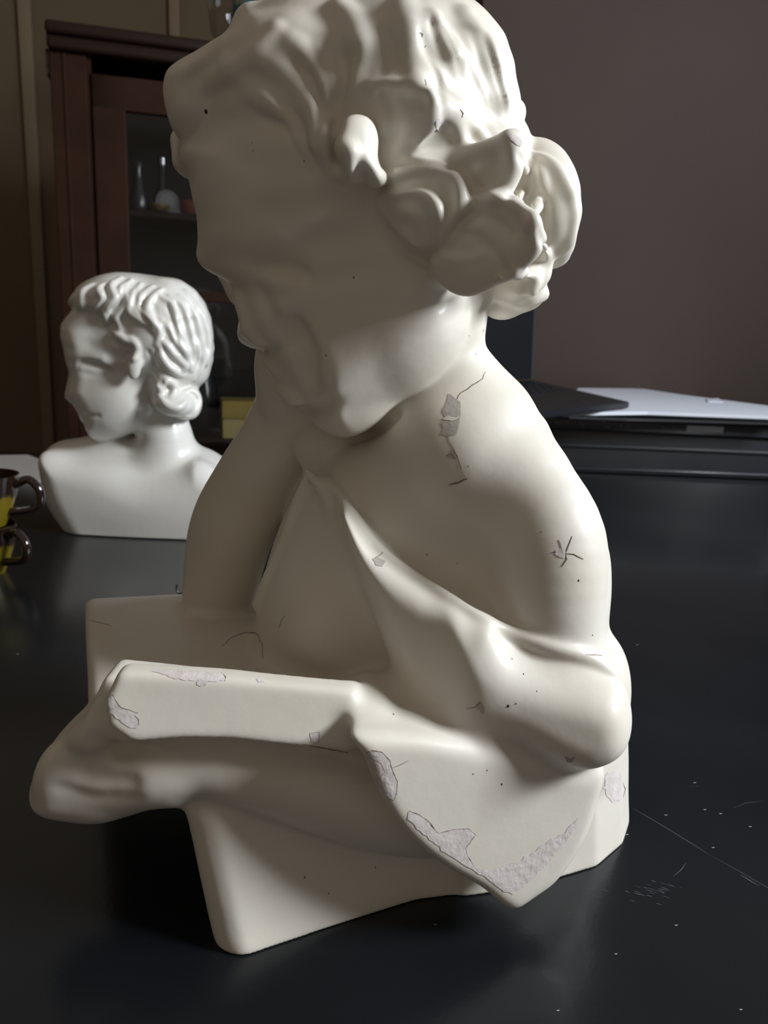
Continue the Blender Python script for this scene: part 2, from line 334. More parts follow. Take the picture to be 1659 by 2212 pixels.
def hair(s):
    # --- hair mass
    s.P([(376, 190), (395, 165), (430, 140), (500, 103), (515, 95), (525, 62), (550, 44), (590, 44), (640, 22), (720, 10), (780, 14), (830, 2), (900, -4), (970, 6), (1034, 50), (1076, 108), (1098, 170), (1112, 250), (1136, 310), (1120, 420), (1000, 560), (890, 520), (800, 430), (740, 400), (680, 385), (640, 330), (610, 280), (560, 255), (480, 290), (430, 310), (395, 290), (370, 240)],
        .478, 150, 250, 16, HAIR)
    s.E(872, 262, .468, 236, 238, 290, rot=30, k=40, lab=HAIR)
    s.E(640, 190, .466, 200, 120, 240, rot=-20, k=40, lab=HAIR)
    s.E(428, 235, .452, 62, 72, 110, rot=15, k=24, lab=HAIR)
    s.E(405, 330, .50, 34, 56, 50, rot=-10, k=16, lab=HAIR)
    s.E(385, 335, .49, 14, 30, 30, k=14, lab=HAIR)
    s.C([(480, 560, .54, 14), (500, 605, .54, 24), (515, 645, .54, 18)], 10, HAIR)
    s.C([(508, 625, .538, 20), (585, 610, .545, 44), (700, 570, .545, 90), (800, 500, .54, 120)], 20, HAIR)
    s.E(505, 585, .545, 34, 40, 40, rot=-20, k=10, lab=HAIR)
    s.E(560, 78, .47, 42, 38, 120, k=24, lab=HAIR)
    s.E(700, 70, .50, 130, 55, 150, rot=-12, k=24, lab=HAIR)
    # back bun and nape curls
    s.E(1165, 440, .48, 82, 128, 150, rot=-12, k=16, lab=HAIR)
    s.E(1195, 470, .485, 52, 92, 110, rot=-6, k=12, lab=HAIR)
    s.E(1190, 530, .49, 50, 50, 90, k=12, lab=HAIR)
    s.E(1120, 600, .475, 68, 50, 90, rot=-30, k=12, lab=HAIR)
    s.E(1130, 632, .49, 48, 38, 80, rot=-20, k=10, lab=HAIR)
    s.E(1085, 660, .495, 40, 30, 60, k=10, lab=HAIR)
    s.E(1112, 242, .475, 25, 27, 26, k=8, lab=HAIR)
    # big side clumps: each rises towards its right-hand crest and drops off behind it
    s.P([(790, 190), (830, 168), (885, 176), (935, 205), (948, 250), (925, 300), (880, 335), (810, 330), (775, 270)], .408, 60, 66, 26, HAIR, tilt=(-.55, .15))
    s.P([(1098, 286), (1124, 300), (1122, 350), (1100, 415), (1060, 440), (1000, 420), (955, 370), (950, 330), (1030, 320)], .410, 30, 62, 16, HAIR, tilt=(-.55, 0))
    s.P([(965, 520), (1000, 470), (1050, 432), (1098, 425), (1150, 462), (1168, 500), (1160, 545), (1130, 580), (1085, 608), (1015, 637), (945, 612), (925, 575)], .401, 48, 88, 16, HAIR, tilt=(-.45, .12))
    s.E(925, 440, .408, 105, 90, 70, rot=25, k=24, lab=HAIR, yaw=-20)
    s.P([(735, 270), (760, 252), (800, 262), (818, 310), (815, 370), (822, 392), (800, 384), (780, 372), (755, 378), (740, 368), (725, 330)], .390, 34, 62, 12, HAIR, tilt=(.40, .1))
    s.blur(.0012)
    T = [
     [(708, 262, 14, 2), (696, 300, 18, 5), (706, 345, 18, 6), (738, 375, 14, 5), (780, 382, 8, 3)],
     [(790, 345, 12, 3), (806, 365, 10, 5), (818, 394, 6, 4)],
     [(760, 330, 14, 5), (755, 362, 11, 5), (762, 384, 6, 3)],
     [(800, 185, 10, 2), (850, 182, 13, 6), (905, 195, 13, 8), (935, 222, 13, 8), (934, 270, 12, 6), (905, 310, 10, 4)],
     [(930, 205, 10, 4), (980, 235, 13, 8), (1012, 270, 10, 5), (1050, 296, 7, 3)],
     [(958, 240, 14, 6), (985, 270, 14, 8), (1000, 310, 9, 4)],
     [(1100, 296, 14, 8), (1108, 340, 18, 10), (1096, 390, 15, 8), (1076, 430, 9, 4)],
     [(1095, 298, 10, 6), (1040, 322, 11, 6), (980, 338, 9, 4), (920, 345, 6, 2)],
     [(1040, 375, 12, 5), (1062, 400, 11, 5), (1068, 432, 7, 3)],
     [(805, 398, 9, 2), (850, 378, 13, 6), (905, 362, 15, 9), (955, 368, 17, 11), (988, 398, 18, 11), (990, 445, 15, 9), (965, 495, 10, 6), (945, 525, 6, 3)],
     [(825, 425, 8, 2), (865, 412, 10, 6), (905, 408, 13, 8), (935, 430, 14, 10), (948, 470, 12, 9), (948, 510, 7, 5)],
     [(805, 440, 8, 2), (835, 478, 11, 5), (880, 508, 12, 6), (925, 540, 9, 4), (940, 578, 6, 3)],
     [(1000, 455, 10, 3), (1050, 430, 12, 6), (1100, 436, 12, 7), (1142, 468, 13, 8), (1158, 500, 11, 6)],
     [(1152, 485, 15, 6), (1158, 530, 13, 6), (1132, 572, 11, 5), (1085, 603, 9, 4), (1015, 630, 8, 3), (948, 606, 6, 2)],
     [(948, 552, 6, 2), (985, 560, 7, 4), (1040, 552, 6, 3)],
     [(1140, 325, 8, 2), (1190, 352, 12, 5), (1226, 405, 12, 5), (1238, 465, 10, 4), (1225, 525, 9, 4), (1190, 556, 7, 2)],
     [(1140, 345, 8, 3), (1168, 378, 12, 5), (1165, 430, 12, 5), (1150, 470, 8, 3)],
     [(1125, 345, 7, 2), (1132, 385, 10, 4), (1120, 430, 9, 3)],
     [(1168, 520, 8, 3), (1184, 575, 10, 5), (1166, 615, 10, 5), (1120, 632, 8, 2)],
     [(1080, 605, 8, 3), (1125, 590, 10, 4), (1158, 602, 9, 5), (1150, 632, 8, 4)],
     [(1080, 645, 7, 2), (1130, 655, 8, 3), (1175, 636, 7, 3)],
    ]
    for t in T: s.S([(x, y, r * 1.15, l * .9 - r * .35) for x, y, r, l in t], 16, HAIR)
    K = [  # front and crown locks: (px, py, r, height)
     [(628, 92, 20, 1), (665, 125, 24, 10), (694, 172, 22, 14), (708, 225, 12, 8)],
     [(690, 110, 14, 1), (718, 150, 18, 6), (730, 200, 12, 4)],
     [(735, 30, 30, 0), (772, 75, 40, 6), (788, 125, 36, 9), (770, 180, 24, 7), (748, 226, 12, 3)],
     [(868, 30, 34, 0), (885, 90, 40, 4), (890, 145, 36, 5), (900, 190, 20, 3)],
     [(560, 130, 24, 1), (625, 170, 30, 8), (672, 230, 28, 11), (692, 290, 24, 8), (700, 340, 16, 4)],
     [(495, 140, 24, 1), (555, 195, 26, 5), (610, 245, 26, 7), (645, 300, 20, 4)],
     [(600, 75, 24, 0), (560, 115, 26, 5), (500, 160, 26, 5), (440, 190, 22, 3)],
     [(1000, 50, 34, 0), (1045, 120, 34, 4), (1072, 200, 28, 5), (1085, 270, 16, 2)],
     [(935, 60, 30, 0), (970, 140, 32, 5), (1005, 220, 26, 6), (1035, 280, 14, 2)],
    ]
    for t in K: s.S([(x, y, r, hh - r) for x, y, r, hh in t], 14, HAIR)
    s.blur(.0010, z0=.36)
    G = [
     [(668, 160, 4, 0), (685, 200, 6, 2), (690, 250, 6, 2), (682, 300, 6, 2), (690, 360, 4, 1)],
     [(825, 55, 5, 0), (840, 85, 9, 3), (840, 120, 8, 3), (826, 150, 4, 1)],
     [(735, 120, 4, 0), (745, 165, 5, 2), (735, 215, 4, 1)],
     [(930, 30, 3, 0), (940, 80, 5, 2), (955, 135, 4, 1)],
     [(1080, 120, 2, 0), (1095, 170, 4, 2), (1102, 215, 3, 1)],
     [(585, 205, 4, 1), (640, 250, 6, 2), (660, 300, 6, 2), (688, 372, 5, 2)],
     [(560, 250, 4, 1), (612, 275, 6, 2), (640, 325, 6, 3), (668, 375, 5, 2)],
     [(905, 60, 3, 0), (925, 110, 5, 1), (945, 165, 5, 2), (955, 215, 3, 1)],
     [(985, 135, 3, 0), (1010, 185, 5, 1), (1035, 240, 5, 2), (1060, 285, 3, 1)],
     [(1045, 90, 2, 0), (1070, 150, 4, 1), (1090, 215, 4, 1)],
     [(955, 30, 2, 0), (1005, 90, 4, 1), (1040, 150, 3, 1)],
     [(965, 405, 3, 1), (972, 435, 6, 3), (962, 485, 3, 2)],
     [(850, 402, 4, 1), (890, 390, 6, 3), (930, 398, 6, 3), (958, 425, 3, 2)],
     [(838, 445, 4, 1), (880, 438, 6, 3), (915, 458, 5, 3), (925, 490, 3, 2)],
     [(900, 525, 7, 3), (918, 548, 8, 5), (925, 575, 5, 3)],
     [(795, 430, 6, 2), (815, 480, 8, 4), (860, 530, 7, 3), (925, 578, 5, 2)],
     [(835, 352, 6, 2), (900, 350, 7, 4), (960, 352, 7, 4), (1010, 375, 7, 4), (1020, 410, 4, 2)],
     [(722, 270, 5, 2), (715, 305, 6, 3), (728, 345, 5, 2)],
     [(825, 300, 6, 2), (832, 350, 8, 4), (845, 378, 5, 2)],
     [(1122, 330, 4, 2), (1122, 390, 6, 4), (1100, 425, 4, 2)],
     [(1152, 355, 3, 1), (1150, 400, 5, 3), (1138, 450, 4, 3)],
     [(1168, 500, 5, 2), (1172, 545, 6, 4), (1145, 590, 5, 3), (1100, 615, 4, 2)],
     [(985, 500, 4, 1), (1030, 512, 6, 3), (1070, 545, 6, 3), (1095, 590, 4, 1)],
     [(1020, 460, 3, 1), (1070, 475, 5, 2), (1110, 510, 4, 1)],
     [(1150, 400, 3, 1), (1175, 430, 6, 3), (1180, 490, 4, 2)],
     [(830, 205, 5, 1), (850, 250, 8, 3), (840, 300, 6, 2)],
    ]
    s.E(1108, 242, .475, 25, 27, 26, k=6, lab=HAIR)
    for i in range(16):
        a = i / 15; G.append([(900 + 150 * a, 40 + 30 * a, 1.5, 0), (930 + 140 * a + (i % 3) * 6, 110 + 40 * a, 2.8, .8), (985 + 115 * a - (i % 2) * 8, 185 + 40 * a, 3, .8), (1035 + 75 * a, 262 + 10 * a, 1.5, 0)])
    for g in G: s.S([(x, y, r * 1.2, l - 1) for x, y, r, l in g], 12, sub=True)

def mesh_parts(s, names, mat, parent, keep=None):
    V, Q, lab, N = s.mesh(); out = {}
    # smooth the part labels so that borders are clean
    for L, nm in names.items():
        sel = lab == L
        if not sel.any(): continue
        q = Q[sel]; u, inv = np.unique(q, return_inverse=True); inv = inv.reshape(q.shape)
        me = bpy.data.meshes.new(nm); v = V[u]
        me.vertices.add(len(v)); me.vertices.foreach_set('co', v.astype(np.float32).ravel())
        me.loops.add(q.size); me.loops.foreach_set('vertex_index', inv.astype(np.int32).ravel())
        me.polygons.add(len(q)); me.polygons.foreach_set('loop_start', np.arange(0, q.size, 4, dtype=np.int32))
        me.update(calc_edges=True); me.validate()
        me.polygons.foreach_set('use_smooth', np.ones(len(me.polygons), bool))
        me.normals_split_custom_set_from_vertices(N[u].astype(np.float32))
        me.materials.append(mat); me.update()
        o = bpy.data.objects.new(nm, me); bpy.context.scene.collection.objects.link(o); o.parent = parent
        o.matrix_parent_inverse = parent.matrix_world.inverted() if parent else Matrix()
        out[L] = o
    return out
# ------------------------------------------------------------------ scene
SC = bpy.context.scene; COL = SC.collection
def nt(name, base, rough, bump=0, bscale=40, spec=.5, coat=0, var=0, vcol=None, vscale=8, metal=0):
    m = bpy.data.materials.new(name); m.use_nodes = True; n = m.node_tree.nodes; l = m.node_tree.links
    b = n['Principled BSDF']; b.inputs['Roughness'].default_value = rough; b.inputs['Metallic'].default_value = metal
    b.inputs['Specular IOR Level'].default_value = spec; b.inputs['Coat Weight'].default_value = coat; b.inputs['Coat Roughness'].default_value = .12
    b.inputs['Base Color'].default_value = (*base, 1)
    tc = n.new('ShaderNodeTexCoord')
    if vcol:
        t = n.new('ShaderNodeTexNoise'); t.inputs['Scale'].default_value = vscale; t.inputs['Detail'].default_value = 6
        l.new(tc.outputs['Object'], t.inputs['Vector'])
        r = n.new('ShaderNodeValToRGB'); r.color_ramp.elements[0].position = .35; r.color_ramp.elements[1].position = .7
        r.color_ramp.elements[0].color = (*base, 1); r.color_ramp.elements[1].color = (*vcol, 1)
        l.new(t.outputs['Fac'], r.inputs['Fac']); l.new(r.outputs['Color'], b.inputs['Base Color'])
    if bump:
        t = n.new('ShaderNodeTexNoise'); t.inputs['Scale'].default_value = bscale; t.inputs['Detail'].default_value = 4
        l.new(tc.outputs['Object'], t.inputs['Vector'])
        bp = n.new('ShaderNodeBump'); bp.inputs['Strength'].default_value = 1; bp.inputs['Distance'].default_value = bump
        l.new(t.outputs['Fac'], bp.inputs['Height']); l.new(bp.outputs['Normal'], b.inputs['Normal'])
    return m
def empty(name, loc, label=None, cat=None, group=None):
    o = bpy.data.objects.new(name, None); COL.objects.link(o); o.location = loc; o.empty_display_size = .02
    if label: o['label'] = label; o['category'] = cat
    if group: o['group'] = group
    bpy.context.view_layer.update()
    return o
PL = nt('glazed_plaster', (.735, .70, .635), .5, bump=.0004, bscale=45, coat=.10, spec=.4, vcol=(.70, .655, .57), vscale=14)
import time as _t
T0 = _t.time()
S = build_statue(); print('clay', _t.time() - T0)
st = empty('plaster_statue', WZ(900, 1950, 0) + Vector((0, .06, 0)), 'large cream plaster statue of a curly-haired child leaning over an open book', 'statue')
parts = mesh_parts(S, {SKIN: 'body', HAIR: 'hair', DRAPE: 'drapery', BOOK: 'open_book', BASE: 'plinth'}, PL, st)
print('mesh', _t.time() - T0, [len(o.data.polygons) for o in parts.values()])
# ------------------------------------------------------------------ helpers
def obj(name, bm, mat, parent=None, smooth=False):
    me = bpy.data.meshes.new(name)
    bmesh.ops.recalc_face_normals(bm, faces=bm.faces[:])
    if smooth:
        for f in bm.faces: f.smooth = True
        for e in bm.edges:
            if len(e.link_faces) == 2 and e.calc_face_angle(0) > .7: e.smooth = False
    bm.to_mesh(me); bm.free(); me.materials.append(mat)
    o = bpy.data.objects.new(name, me); COL.objects.link(o)
    if parent: o.parent = parent; o.matrix_parent_inverse = parent.matrix_world.inverted()
    return o
def tag(o, label=None, cat=None, group=None, kind=None):
    if label: o['label'] = label
    if cat: o['category'] = cat
    if group: o['group'] = group
    if kind: o['kind'] = kind
    return o
def addbox(bm, lo, hi, R=None, bev=0):
    vs = bmesh.ops.create_cube(bm, size=1)['verts']
    for v in vs: v.co = Vector([lo[i] + (v.co[i] + .5) * (hi[i] - lo[i]) for i in range(3)])
    if bev: bmesh.ops.bevel(bm, geom=[e for e in bm.edges if e.verts[0] in vs], offset=bev, segments=3, affect='EDGES', profile=.5)
    if R is not None: bmesh.ops.transform(bm, matrix=R, verts=bm.verts[:] if bev else vs)
def box(name, lo, hi, mat, parent=None, bev=0, R=None):
    bm = bmesh.new(); addbox(bm, lo, hi, None, bev)
    if R is not None: bmesh.ops.transform(bm, matrix=R, verts=bm.verts[:])
    return obj(name, bm, mat, parent, smooth=bool(bev))
def lathe(bm, prof, c, n=40):
    rings = []
    for r, z in prof:
        rings.append([bm.verts.new((c[0] + r * math.cos(6.28318 * i / n), c[1] + r * math.sin(6.28318 * i / n), c[2] + z)) for i in range(n)])
    for a, b in zip(rings[:-1], rings[1:]):
        for i in range(n): bm.faces.new((a[i], a[(i + 1) % n], b[(i + 1) % n], b[i]))
    return rings
def tube(bm, pts, r, n=10, k=6, closed=False):
    P = catmull(pts, k); rings = []
    for i, p in enumerate(P):
        t = Vector(P[min(i + 1, len(P) - 1)]) - Vector(P[max(i - 1, 0)]); t.normalize()
        a = t.cross(Vector((.13, .31, .94))).normalized(); b = t.cross(a)
        rr = r if not hasattr(r, '__len__') else np.interp(i / (len(P) - 1), np.linspace(0, 1, len(r)), r)
        rings.append([bm.verts.new(Vector(p) + (a * math.cos(6.28318 * j / n) + b * math.sin(6.28318 * j / n)) * rr) for j in range(n)])
    for a, b in zip(rings[:-1], rings[1:]):
        for i in range(n): bm.faces.new((a[i], a[(i + 1) % n], b[(i + 1) % n], b[i]))
    for q in (rings[0], rings[-1]):
        bm.faces.new(q)
def slab(bm, pts, th):                 # polygon (world points) with thickness th downwards
    n = len(pts); a = [bm.verts.new(p) for p in pts]; b = [bm.verts.new(Vector(p) - Vector((0, 0, th))) for p in pts]
    bm.faces.new(a); bm.faces.new(b[::-1])
    for i in range(n): bm.faces.new((a[i], a[(i + 1) % n], b[(i + 1) % n], b[i]))
# ------------------------------------------------------------------ small bust
def build_bust():
    h = .0019 / QUAL
    Yb = 1.12
    c = W(300, 1166, Yb)
    s = Sculpt((-.56, .92, -.004), (-.10, 1.30, .47), h)
    SK, HR = 1, 2
    b0 = WZ(300, 1166, 0).y; Y = b0 + .085
    s.P([(108, 975), (125, 958), (160, 948), (215, 938), (290, 940), (350, 930), (395, 925), (412, 950), (460, 985), (492, 1015), (520, 1060), (530, 1110), (500, 1150), (478, 1185), (200, 1185), (172, 1150), (140, 1090), (112, 1020)],
        Y + .022, 46, 70, 16, SK)
    s.P([(108, 978), (130, 966), (190, 985), (260, 1002), (330, 1030), (400, 1008), (440, 985), (492, 1018), (520, 1062), (530, 1110), (500, 1150), (478, 1185), (200, 1185), (172, 1150), (140, 1090), (112, 1020)],
        Y - .004, 50, 94, 24, SK)
    s.E(300, 1080, Y - .03, 190, 80, 62, k=40, lab=SK)
    s.C([(325, 840, Y, 52), (345, 900, Y, 54), (358, 950, Y, 58), (355, 1000, Y, 62)], 24, SK)
    # head
    s.E(310, 740, Y, 138, 140, 105, rot=6, k=16, lab=SK)
    s.P([(148, 690), (142, 720), (150, 760), (156, 785), (160, 805), (156, 830), (150, 852), (152, 864), (166, 868), (172, 880), (178, 888), (182, 900), (190, 908), (194, 922), (205, 942), (222, 951), (250, 948), (285, 935), (310, 905), (340, 860), (345, 760), (300, 640), (200, 640)],
        Y, 60, 92, 12, SK)
    s.E(262, 870, Y - .035, 66, 60, 52, k=34, lab=SK)
    s.blur(.002)
    s.C([(164, 800, Y - .022, 9), (158, 830, Y - .03, 11), (158, 856, Y - .034, 13), (172, 862, Y - .045, 11)], 8, SK)
    s.C([(158, 775, Y - .03, 10), (190, 768, Y - .058, 12), (225, 776, Y - .068, 10)], 20, SK)
    s.S([(178, 792, 10, 2), (205, 796, 12, 4), (228, 800, 8, 0)], 14, sub=True)
    s.S([(182, 796, 9, -3), (205, 800, 11, -4), (222, 804, 7, -4)], 8, SK)
    s.C([(176, 886, Y - .030, 8), (192, 892, Y - .045, 8), (206, 893, Y - .05, 5)], 6, SK)
    s.C([(182, 904, Y - .030, 8), (196, 907, Y - .043, 8), (208, 905, Y - .047, 5)], 6, SK)
    s.S([(178, 897, 3, 1), (195, 899, 4, 2), (212, 898, 3, 1)], 5, sub=True)
    s.E(290, 795, Y - .085, 15, 26, 12, rot=8, k=8, lab=SK); s.E(288, 798, Y - .10, 7, 14, 6, rot=8, k=6, sub=True)
    # hair
    s.P([(160, 665), (165, 640), (185, 615), (215, 600), (255, 590), (300, 597), (345, 605), (390, 620), (420, 655), (445, 690), (457, 740), (455, 785), (445, 820), (425, 842), (428, 870), (418, 900), (398, 905), (380, 895), (345, 880), (325, 850), (320, 810), (310, 770), (290, 745), (262, 738), (235, 700), (205, 672)],
        Y, 80, 112, 8, HR)
    s.E(355, 720, Y - .01, 98, 118, 112, rot=14, k=14, lab=HR)
    s.E(265, 650, Y - .01, 100, 55, 104, rot=-8, k=14, lab=HR)
    s.E(375, 870, Y - .05, 46, 30, 48, rot=8, k=8, lab=HR); s.E(412, 870, Y - .02, 22, 36, 50, k=8, lab=HR)
    rg = random.Random(4)
    T = []
    # waves: start points along the parting, running down and back
    for q in [[(235, 610), (215, 625), (222, 645), (205, 662)], [(262, 600), (240, 620), (250, 645), (232, 668), (245, 690)], [(200, 615), (180, 632), (178, 655), (170, 668)],
              [(285, 605), (262, 628), (275, 655), (252, 680), (262, 710), (250, 725)], [(305, 612), (288, 640), (280, 668), (300, 690), (328, 700), (336, 725)],
              [(330, 618), (302, 645), (298, 672), (325, 690), (345, 712), (338, 745)], [(350, 625), (325, 650), (320, 675), (350, 690)], [(262, 735), (285, 735), (298, 752), (292, 775), (282, 772)],
              [(245, 715), (262, 730), (280, 740)], [(345, 640), (375, 665), (382, 705), (400, 745), (402, 775)], [(365, 640), (398, 670), (408, 715), (425, 760), (415, 800)],
              [(385, 640), (420, 680), (432, 730), (438, 780), (420, 820)], [(350, 735), (365, 752), (385, 775), (400, 790), (385, 808)], [(360, 700), (378, 730), (400, 760), (412, 800)],
              [(352, 852), (345, 835), (362, 822), (378, 838), (370, 858)], [(340, 850), (360, 875), (385, 880), (400, 868)], [(395, 850), (415, 845), (428, 868), (415, 895), (398, 898)],
              [(345, 745), (352, 775), (375, 800), (395, 812)], [(220, 665), (232, 690), (226, 705)], [(400, 628), (438, 690), (448, 745), (445, 790)]]:
        m = len(q); s.S([(x, y, 9 if 0 < i < m - 1 else 5, 1 if 0 < i < m - 1 else -2) for i, (x, y) in enumerate(q)], 4, HR, n=5)
    for q in [[(228, 615), (232, 640), (215, 668)], [(270, 612), (262, 650), (245, 672)], [(296, 620), (292, 660), (318, 698)], [(333, 660), (342, 690), (360, 720)], [(320, 760), (335, 790), (345, 830), (330, 800)],
              [(360, 655), (372, 690), (385, 740)], [(380, 650), (400, 700), (412, 750)], [(415, 690), (425, 740), (428, 790)], [(282, 770), (272, 765), (268, 778)], [(365, 838), (362, 848)], [(345, 800), (350, 830)]]:
        s.S([(x, y, 5, 2) for x, y in q], 4, sub=True, n=5)
    s.wobble((-.56, .92, .25), (-.10, 1.30, .47), .0006, 220)
    s.blur(.0010)
    zi = int(round(.0052 / s.h)); s.F[:, :, :zi] = np.maximum(s.F[:, :, :zi], .001)
    return s
PB = nt('white_plaster', (.76, .75, .71), .35, bump=.0004, bscale=40, coat=.3, vcol=(.73, .71, .66), vscale=10)
B = build_bust(); print('bust', _t.time() - T0)
bu = empty('plaster_bust', WZ(300, 1166, 0) + Vector((0, .08, 0)), 'small white plaster bust of a wavy-haired youth turned to the left, behind the statue', 'bust')
mesh_parts(B, {1: 'body', 2: 'hair'}, PB, bu)
# ------------------------------------------------------------------ room
BLK = nt('black_lacquer', (.006, .0075, .010), .24, bump=.00006, bscale=300, coat=.12, spec=.4, vcol=(.010, .012, .015), vscale=5)
RX = Matrix.Rotation(math.radians(0), 4, 'Z')
tb = empty('black_table', (0, .8, -.74), 'long black lacquered table top carrying the plaster figures', 'table')
box('table_top', (-1.7, -.25, -.04), (1.9, 1.885, 0), BLK, tb, bev=.004)
for x, y in ((-1.6, -.15), (1.8, -.15), (-1.6, 1.8), (1.8, 1.8)): box('leg', (x - .035, y - .035, -.74), (x + .035, y + .035, -.04), BLK, tb, bev=.004)
WALLB = nt('brown_wall', (.088, .063, .052), .9, bump=.002, bscale=6, vcol=(.080, .057, .048), vscale=2)
WALLL = nt('ochre_wall', (.17, .128, .080), .9, bump=.002, bscale=6, vcol=(.15, .112, .070), vscale=1.5)
FL = nt('floor_boards', (.12, .07, .04), .5, vcol=(.08, .045, .03), vscale=3)
tag(box('wall_back', (-4.2, 4.2, -.74), (.35, 4.3, 2.3), WALLL), kind='structure')
tag(box('wall_right', (.35, 2.85, -.74), (3.2, 2.95, 2.3), WALLB), kind='structure')
tag(box('wall_side', (.25, 2.85, -.74), (.35, 4.2, 2.3), WALLB), kind='structure')
tag(box('wall_left', (-4.3, -1.6, -.74), (-4.2, 4.3, 2.3), WALLL), kind='structure')
tag(box('floor', (-4.3, -1.6, -.84), (3.3, 4.3, -.74), FL), kind='structure')
TR = nt('pale_trim', (.24, .19, .125), .7)
for k, (px, wd) in enumerate(((55, .06), (378, .05))):
    q = W(px, 40, 4.19); tag(box('trim_%d' % (k + 1), (q.x - wd / 2, 4.17, -.74), (q.x + wd / 2, 4.2, 2.3), TR, bev=.004), kind='structure')

tag(box('wall_window', (2.12, -1.6, -.74), (2.22, 2.85, 2.3), WALLL), kind='structure')
WF = nt('white_frame', (.6, .6, .58), .5)
def window(n, y, z, w, h):
    bm = bmesh.new(); x0, x1 = 2.07, 2.12
    for a, b_, c, e in ((y - w / 2 - .06, y - w / 2, z - h / 2 - .06, z + h / 2 + .06), (y + w / 2, y + w / 2 + .06, z - h / 2 - .06, z + h / 2 + .06), (y - w / 2, y + w / 2, z - h / 2 - .06, z - h / 2), (y - w / 2, y + w / 2, z + h / 2, z + h / 2 + .06)):
        addbox(bm, (x0, a, c), (x1, b_, e), None, .004)
    tag(obj('window_%d' % n, bm, WF), kind='structure')
window(1, .14, 1.38, .64, .68); window(2, 1.55, 1.3, .75, .9)
# ------------------------------------------------------------------ wooden display cabinet
WOOD = nt('reddish_oak', (.040, .0155, .007), .6, bump=.0006, bscale=25, spec=.15, vcol=(.026, .010, .005), vscale=6)
WOODD = nt('dark_oak', (.020, .009, .006), .55, spec=.3, bump=.0006, bscale=25)
INT = nt('cabinet_interior', (.018, .014, .011), .8)
GL = bpy.data.materials.new('clear_glass'); GL.use_nodes = True
_b = GL.node_tree.nodes['Principled BSDF']; _b.inputs['Transmission Weight'].default_value = 1; _b.inputs['Roughness'].default_value = .03; _b.inputs['IOR'].default_value = 1.35
CA = math.radians(15); CO = Vector((-1.045, 2.5, -.74)); CU = Vector((math.cos(CA), math.sin(CA), 0)); CN = Vector((-math.sin(CA), math.cos(CA), 0))
CM = Matrix.Translation(CO) @ Matrix.Rotation(CA, 4, 'Z')
def cab(px, py, off=0):                # front-plane coordinates (u, z) of a view line
    r = ray(px, py); t = (CO + CN * off - CAM).dot(CN) / r.dot(CN); q = CAM + r * t - CO
    return q.dot(CU), q.z
cabn = empty('display_cabinet', CO, 'tall reddish wooden display cabinet with glazed door and dark cornice', 'cabinet')
cabn.rotation_euler = (0, 0, CA); bpy.context.view_layer.update()
Hc = cab(200, 66)[1]; CW = 1.15
def cbox(name, u0, u1, z0, z1, y0, y1, mat, parent=None, bev=.003): return box(name, (u0, y0, z0), (u1, y1, z1), mat, parent or cabn, bev, CM)
u_st = cab(197, 400)[0]; u_d1 = cab(206, 400)[0]; u_gl = cab(276, 400)[0]
z_d = cab(210, 158)[1]; z_g = cab(280, 241)[1]; z_r1 = cab(400, 628)[1]; z_r0 = cab(430, 652)[1]; z_sh = cab(330, 452)[1]; z_s2 = cab(500, 952)[1]
cbox('side_panel', 0, .025, 0, Hc - .05, .01, .42, WOODD); cbox('side_panel', CW - .025, CW, 0, Hc - .05, .01, .42, WOODD)
cbox('back_panel', .02, CW - .02, 0, Hc - .06, .40, .42, INT)
cbox('top_panel', 0, CW, Hc - .07, Hc - .03, 0, .42, WOOD)
bm = bmesh.new()
addbox(bm, (0, -.004, 0), (u_st, .03, Hc - .05), None, .003)
me_ = bm; addbox(bm, (0, -.012, z_d + .10), (CW, .03, Hc - .05), None, .003)
addbox(bm, (CW - u_st, -.004, 0), (CW, .03, Hc - .05), None, .003); addbox(bm, (0, -.004, 0), (CW, .03, .12), None, .003)
addbox(bm, (u_st, .012, .1), (u_d1, .02, z_d + .1)); addbox(bm, (u_st * .35, -.008, .15), (u_st * .45, .0, z_d + .1), None, .002)
bmesh.ops.transform(bm, matrix=CM, verts=bm.verts[:]); obj('face_frame', bm, WOOD, cabn)
dr = empty('glazed_door', CO + CU * u_d1 + Vector((0, 0, .12))); dr.parent = cabn; dr.matrix_parent_inverse = cabn.matrix_world.inverted()
bpy.context.view_layer.update()
u_d2 = CW - u_st - (u_d1 - u_st)
def dbox(name, *a, **k): return cbox(name, *a, parent=dr, **k)
bm = bmesh.new()
for b_ in ((u_d1, u_gl, .12, z_d), (u_d2 - (u_gl - u_d1), u_d2, .12, z_d), (u_d1, u_d2, z_g, z_d), (u_d1, u_d2, .12, .30), (u_gl, u_d2, z_r0, z_r1)):
    addbox(bm, (b_[0], .0, b_[2]), (b_[1], .026, b_[3]), None, .004)
bmesh.ops.transform(bm, matrix=CM, verts=bm.verts[:]); obj('door_frame', bm, WOOD, dr)
dbox('glass_pane', u_gl - .005, u_d2 - (u_gl - u_d1) + .005, z_r1 - .005, z_g + .005, .012, .015, GL, bev=0)
dbox('glass_pane', u_gl - .005, u_d2 - (u_gl - u_d1) + .005, .295, z_r0 + .005, .012, .015, GL, bev=0)
cbox('shelf', .025, CW - .025, z_sh - .02, z_sh, .04, .40, WOODD); cbox('shelf', .025, CW - .025, z_s2 - .02, z_s2, .04, .40, WOODD)
bm = bmesh.new()
uo = cab(103, 90)[0]
addbox(bm, (uo, -.06, Hc - .035), (CW - uo, .44, Hc), None, .012); addbox(bm, (uo * .8, -.04, Hc - .07), (CW - uo * .8, .44, Hc - .03), None, .012)
zc = cab(100, 172, .05)[1]
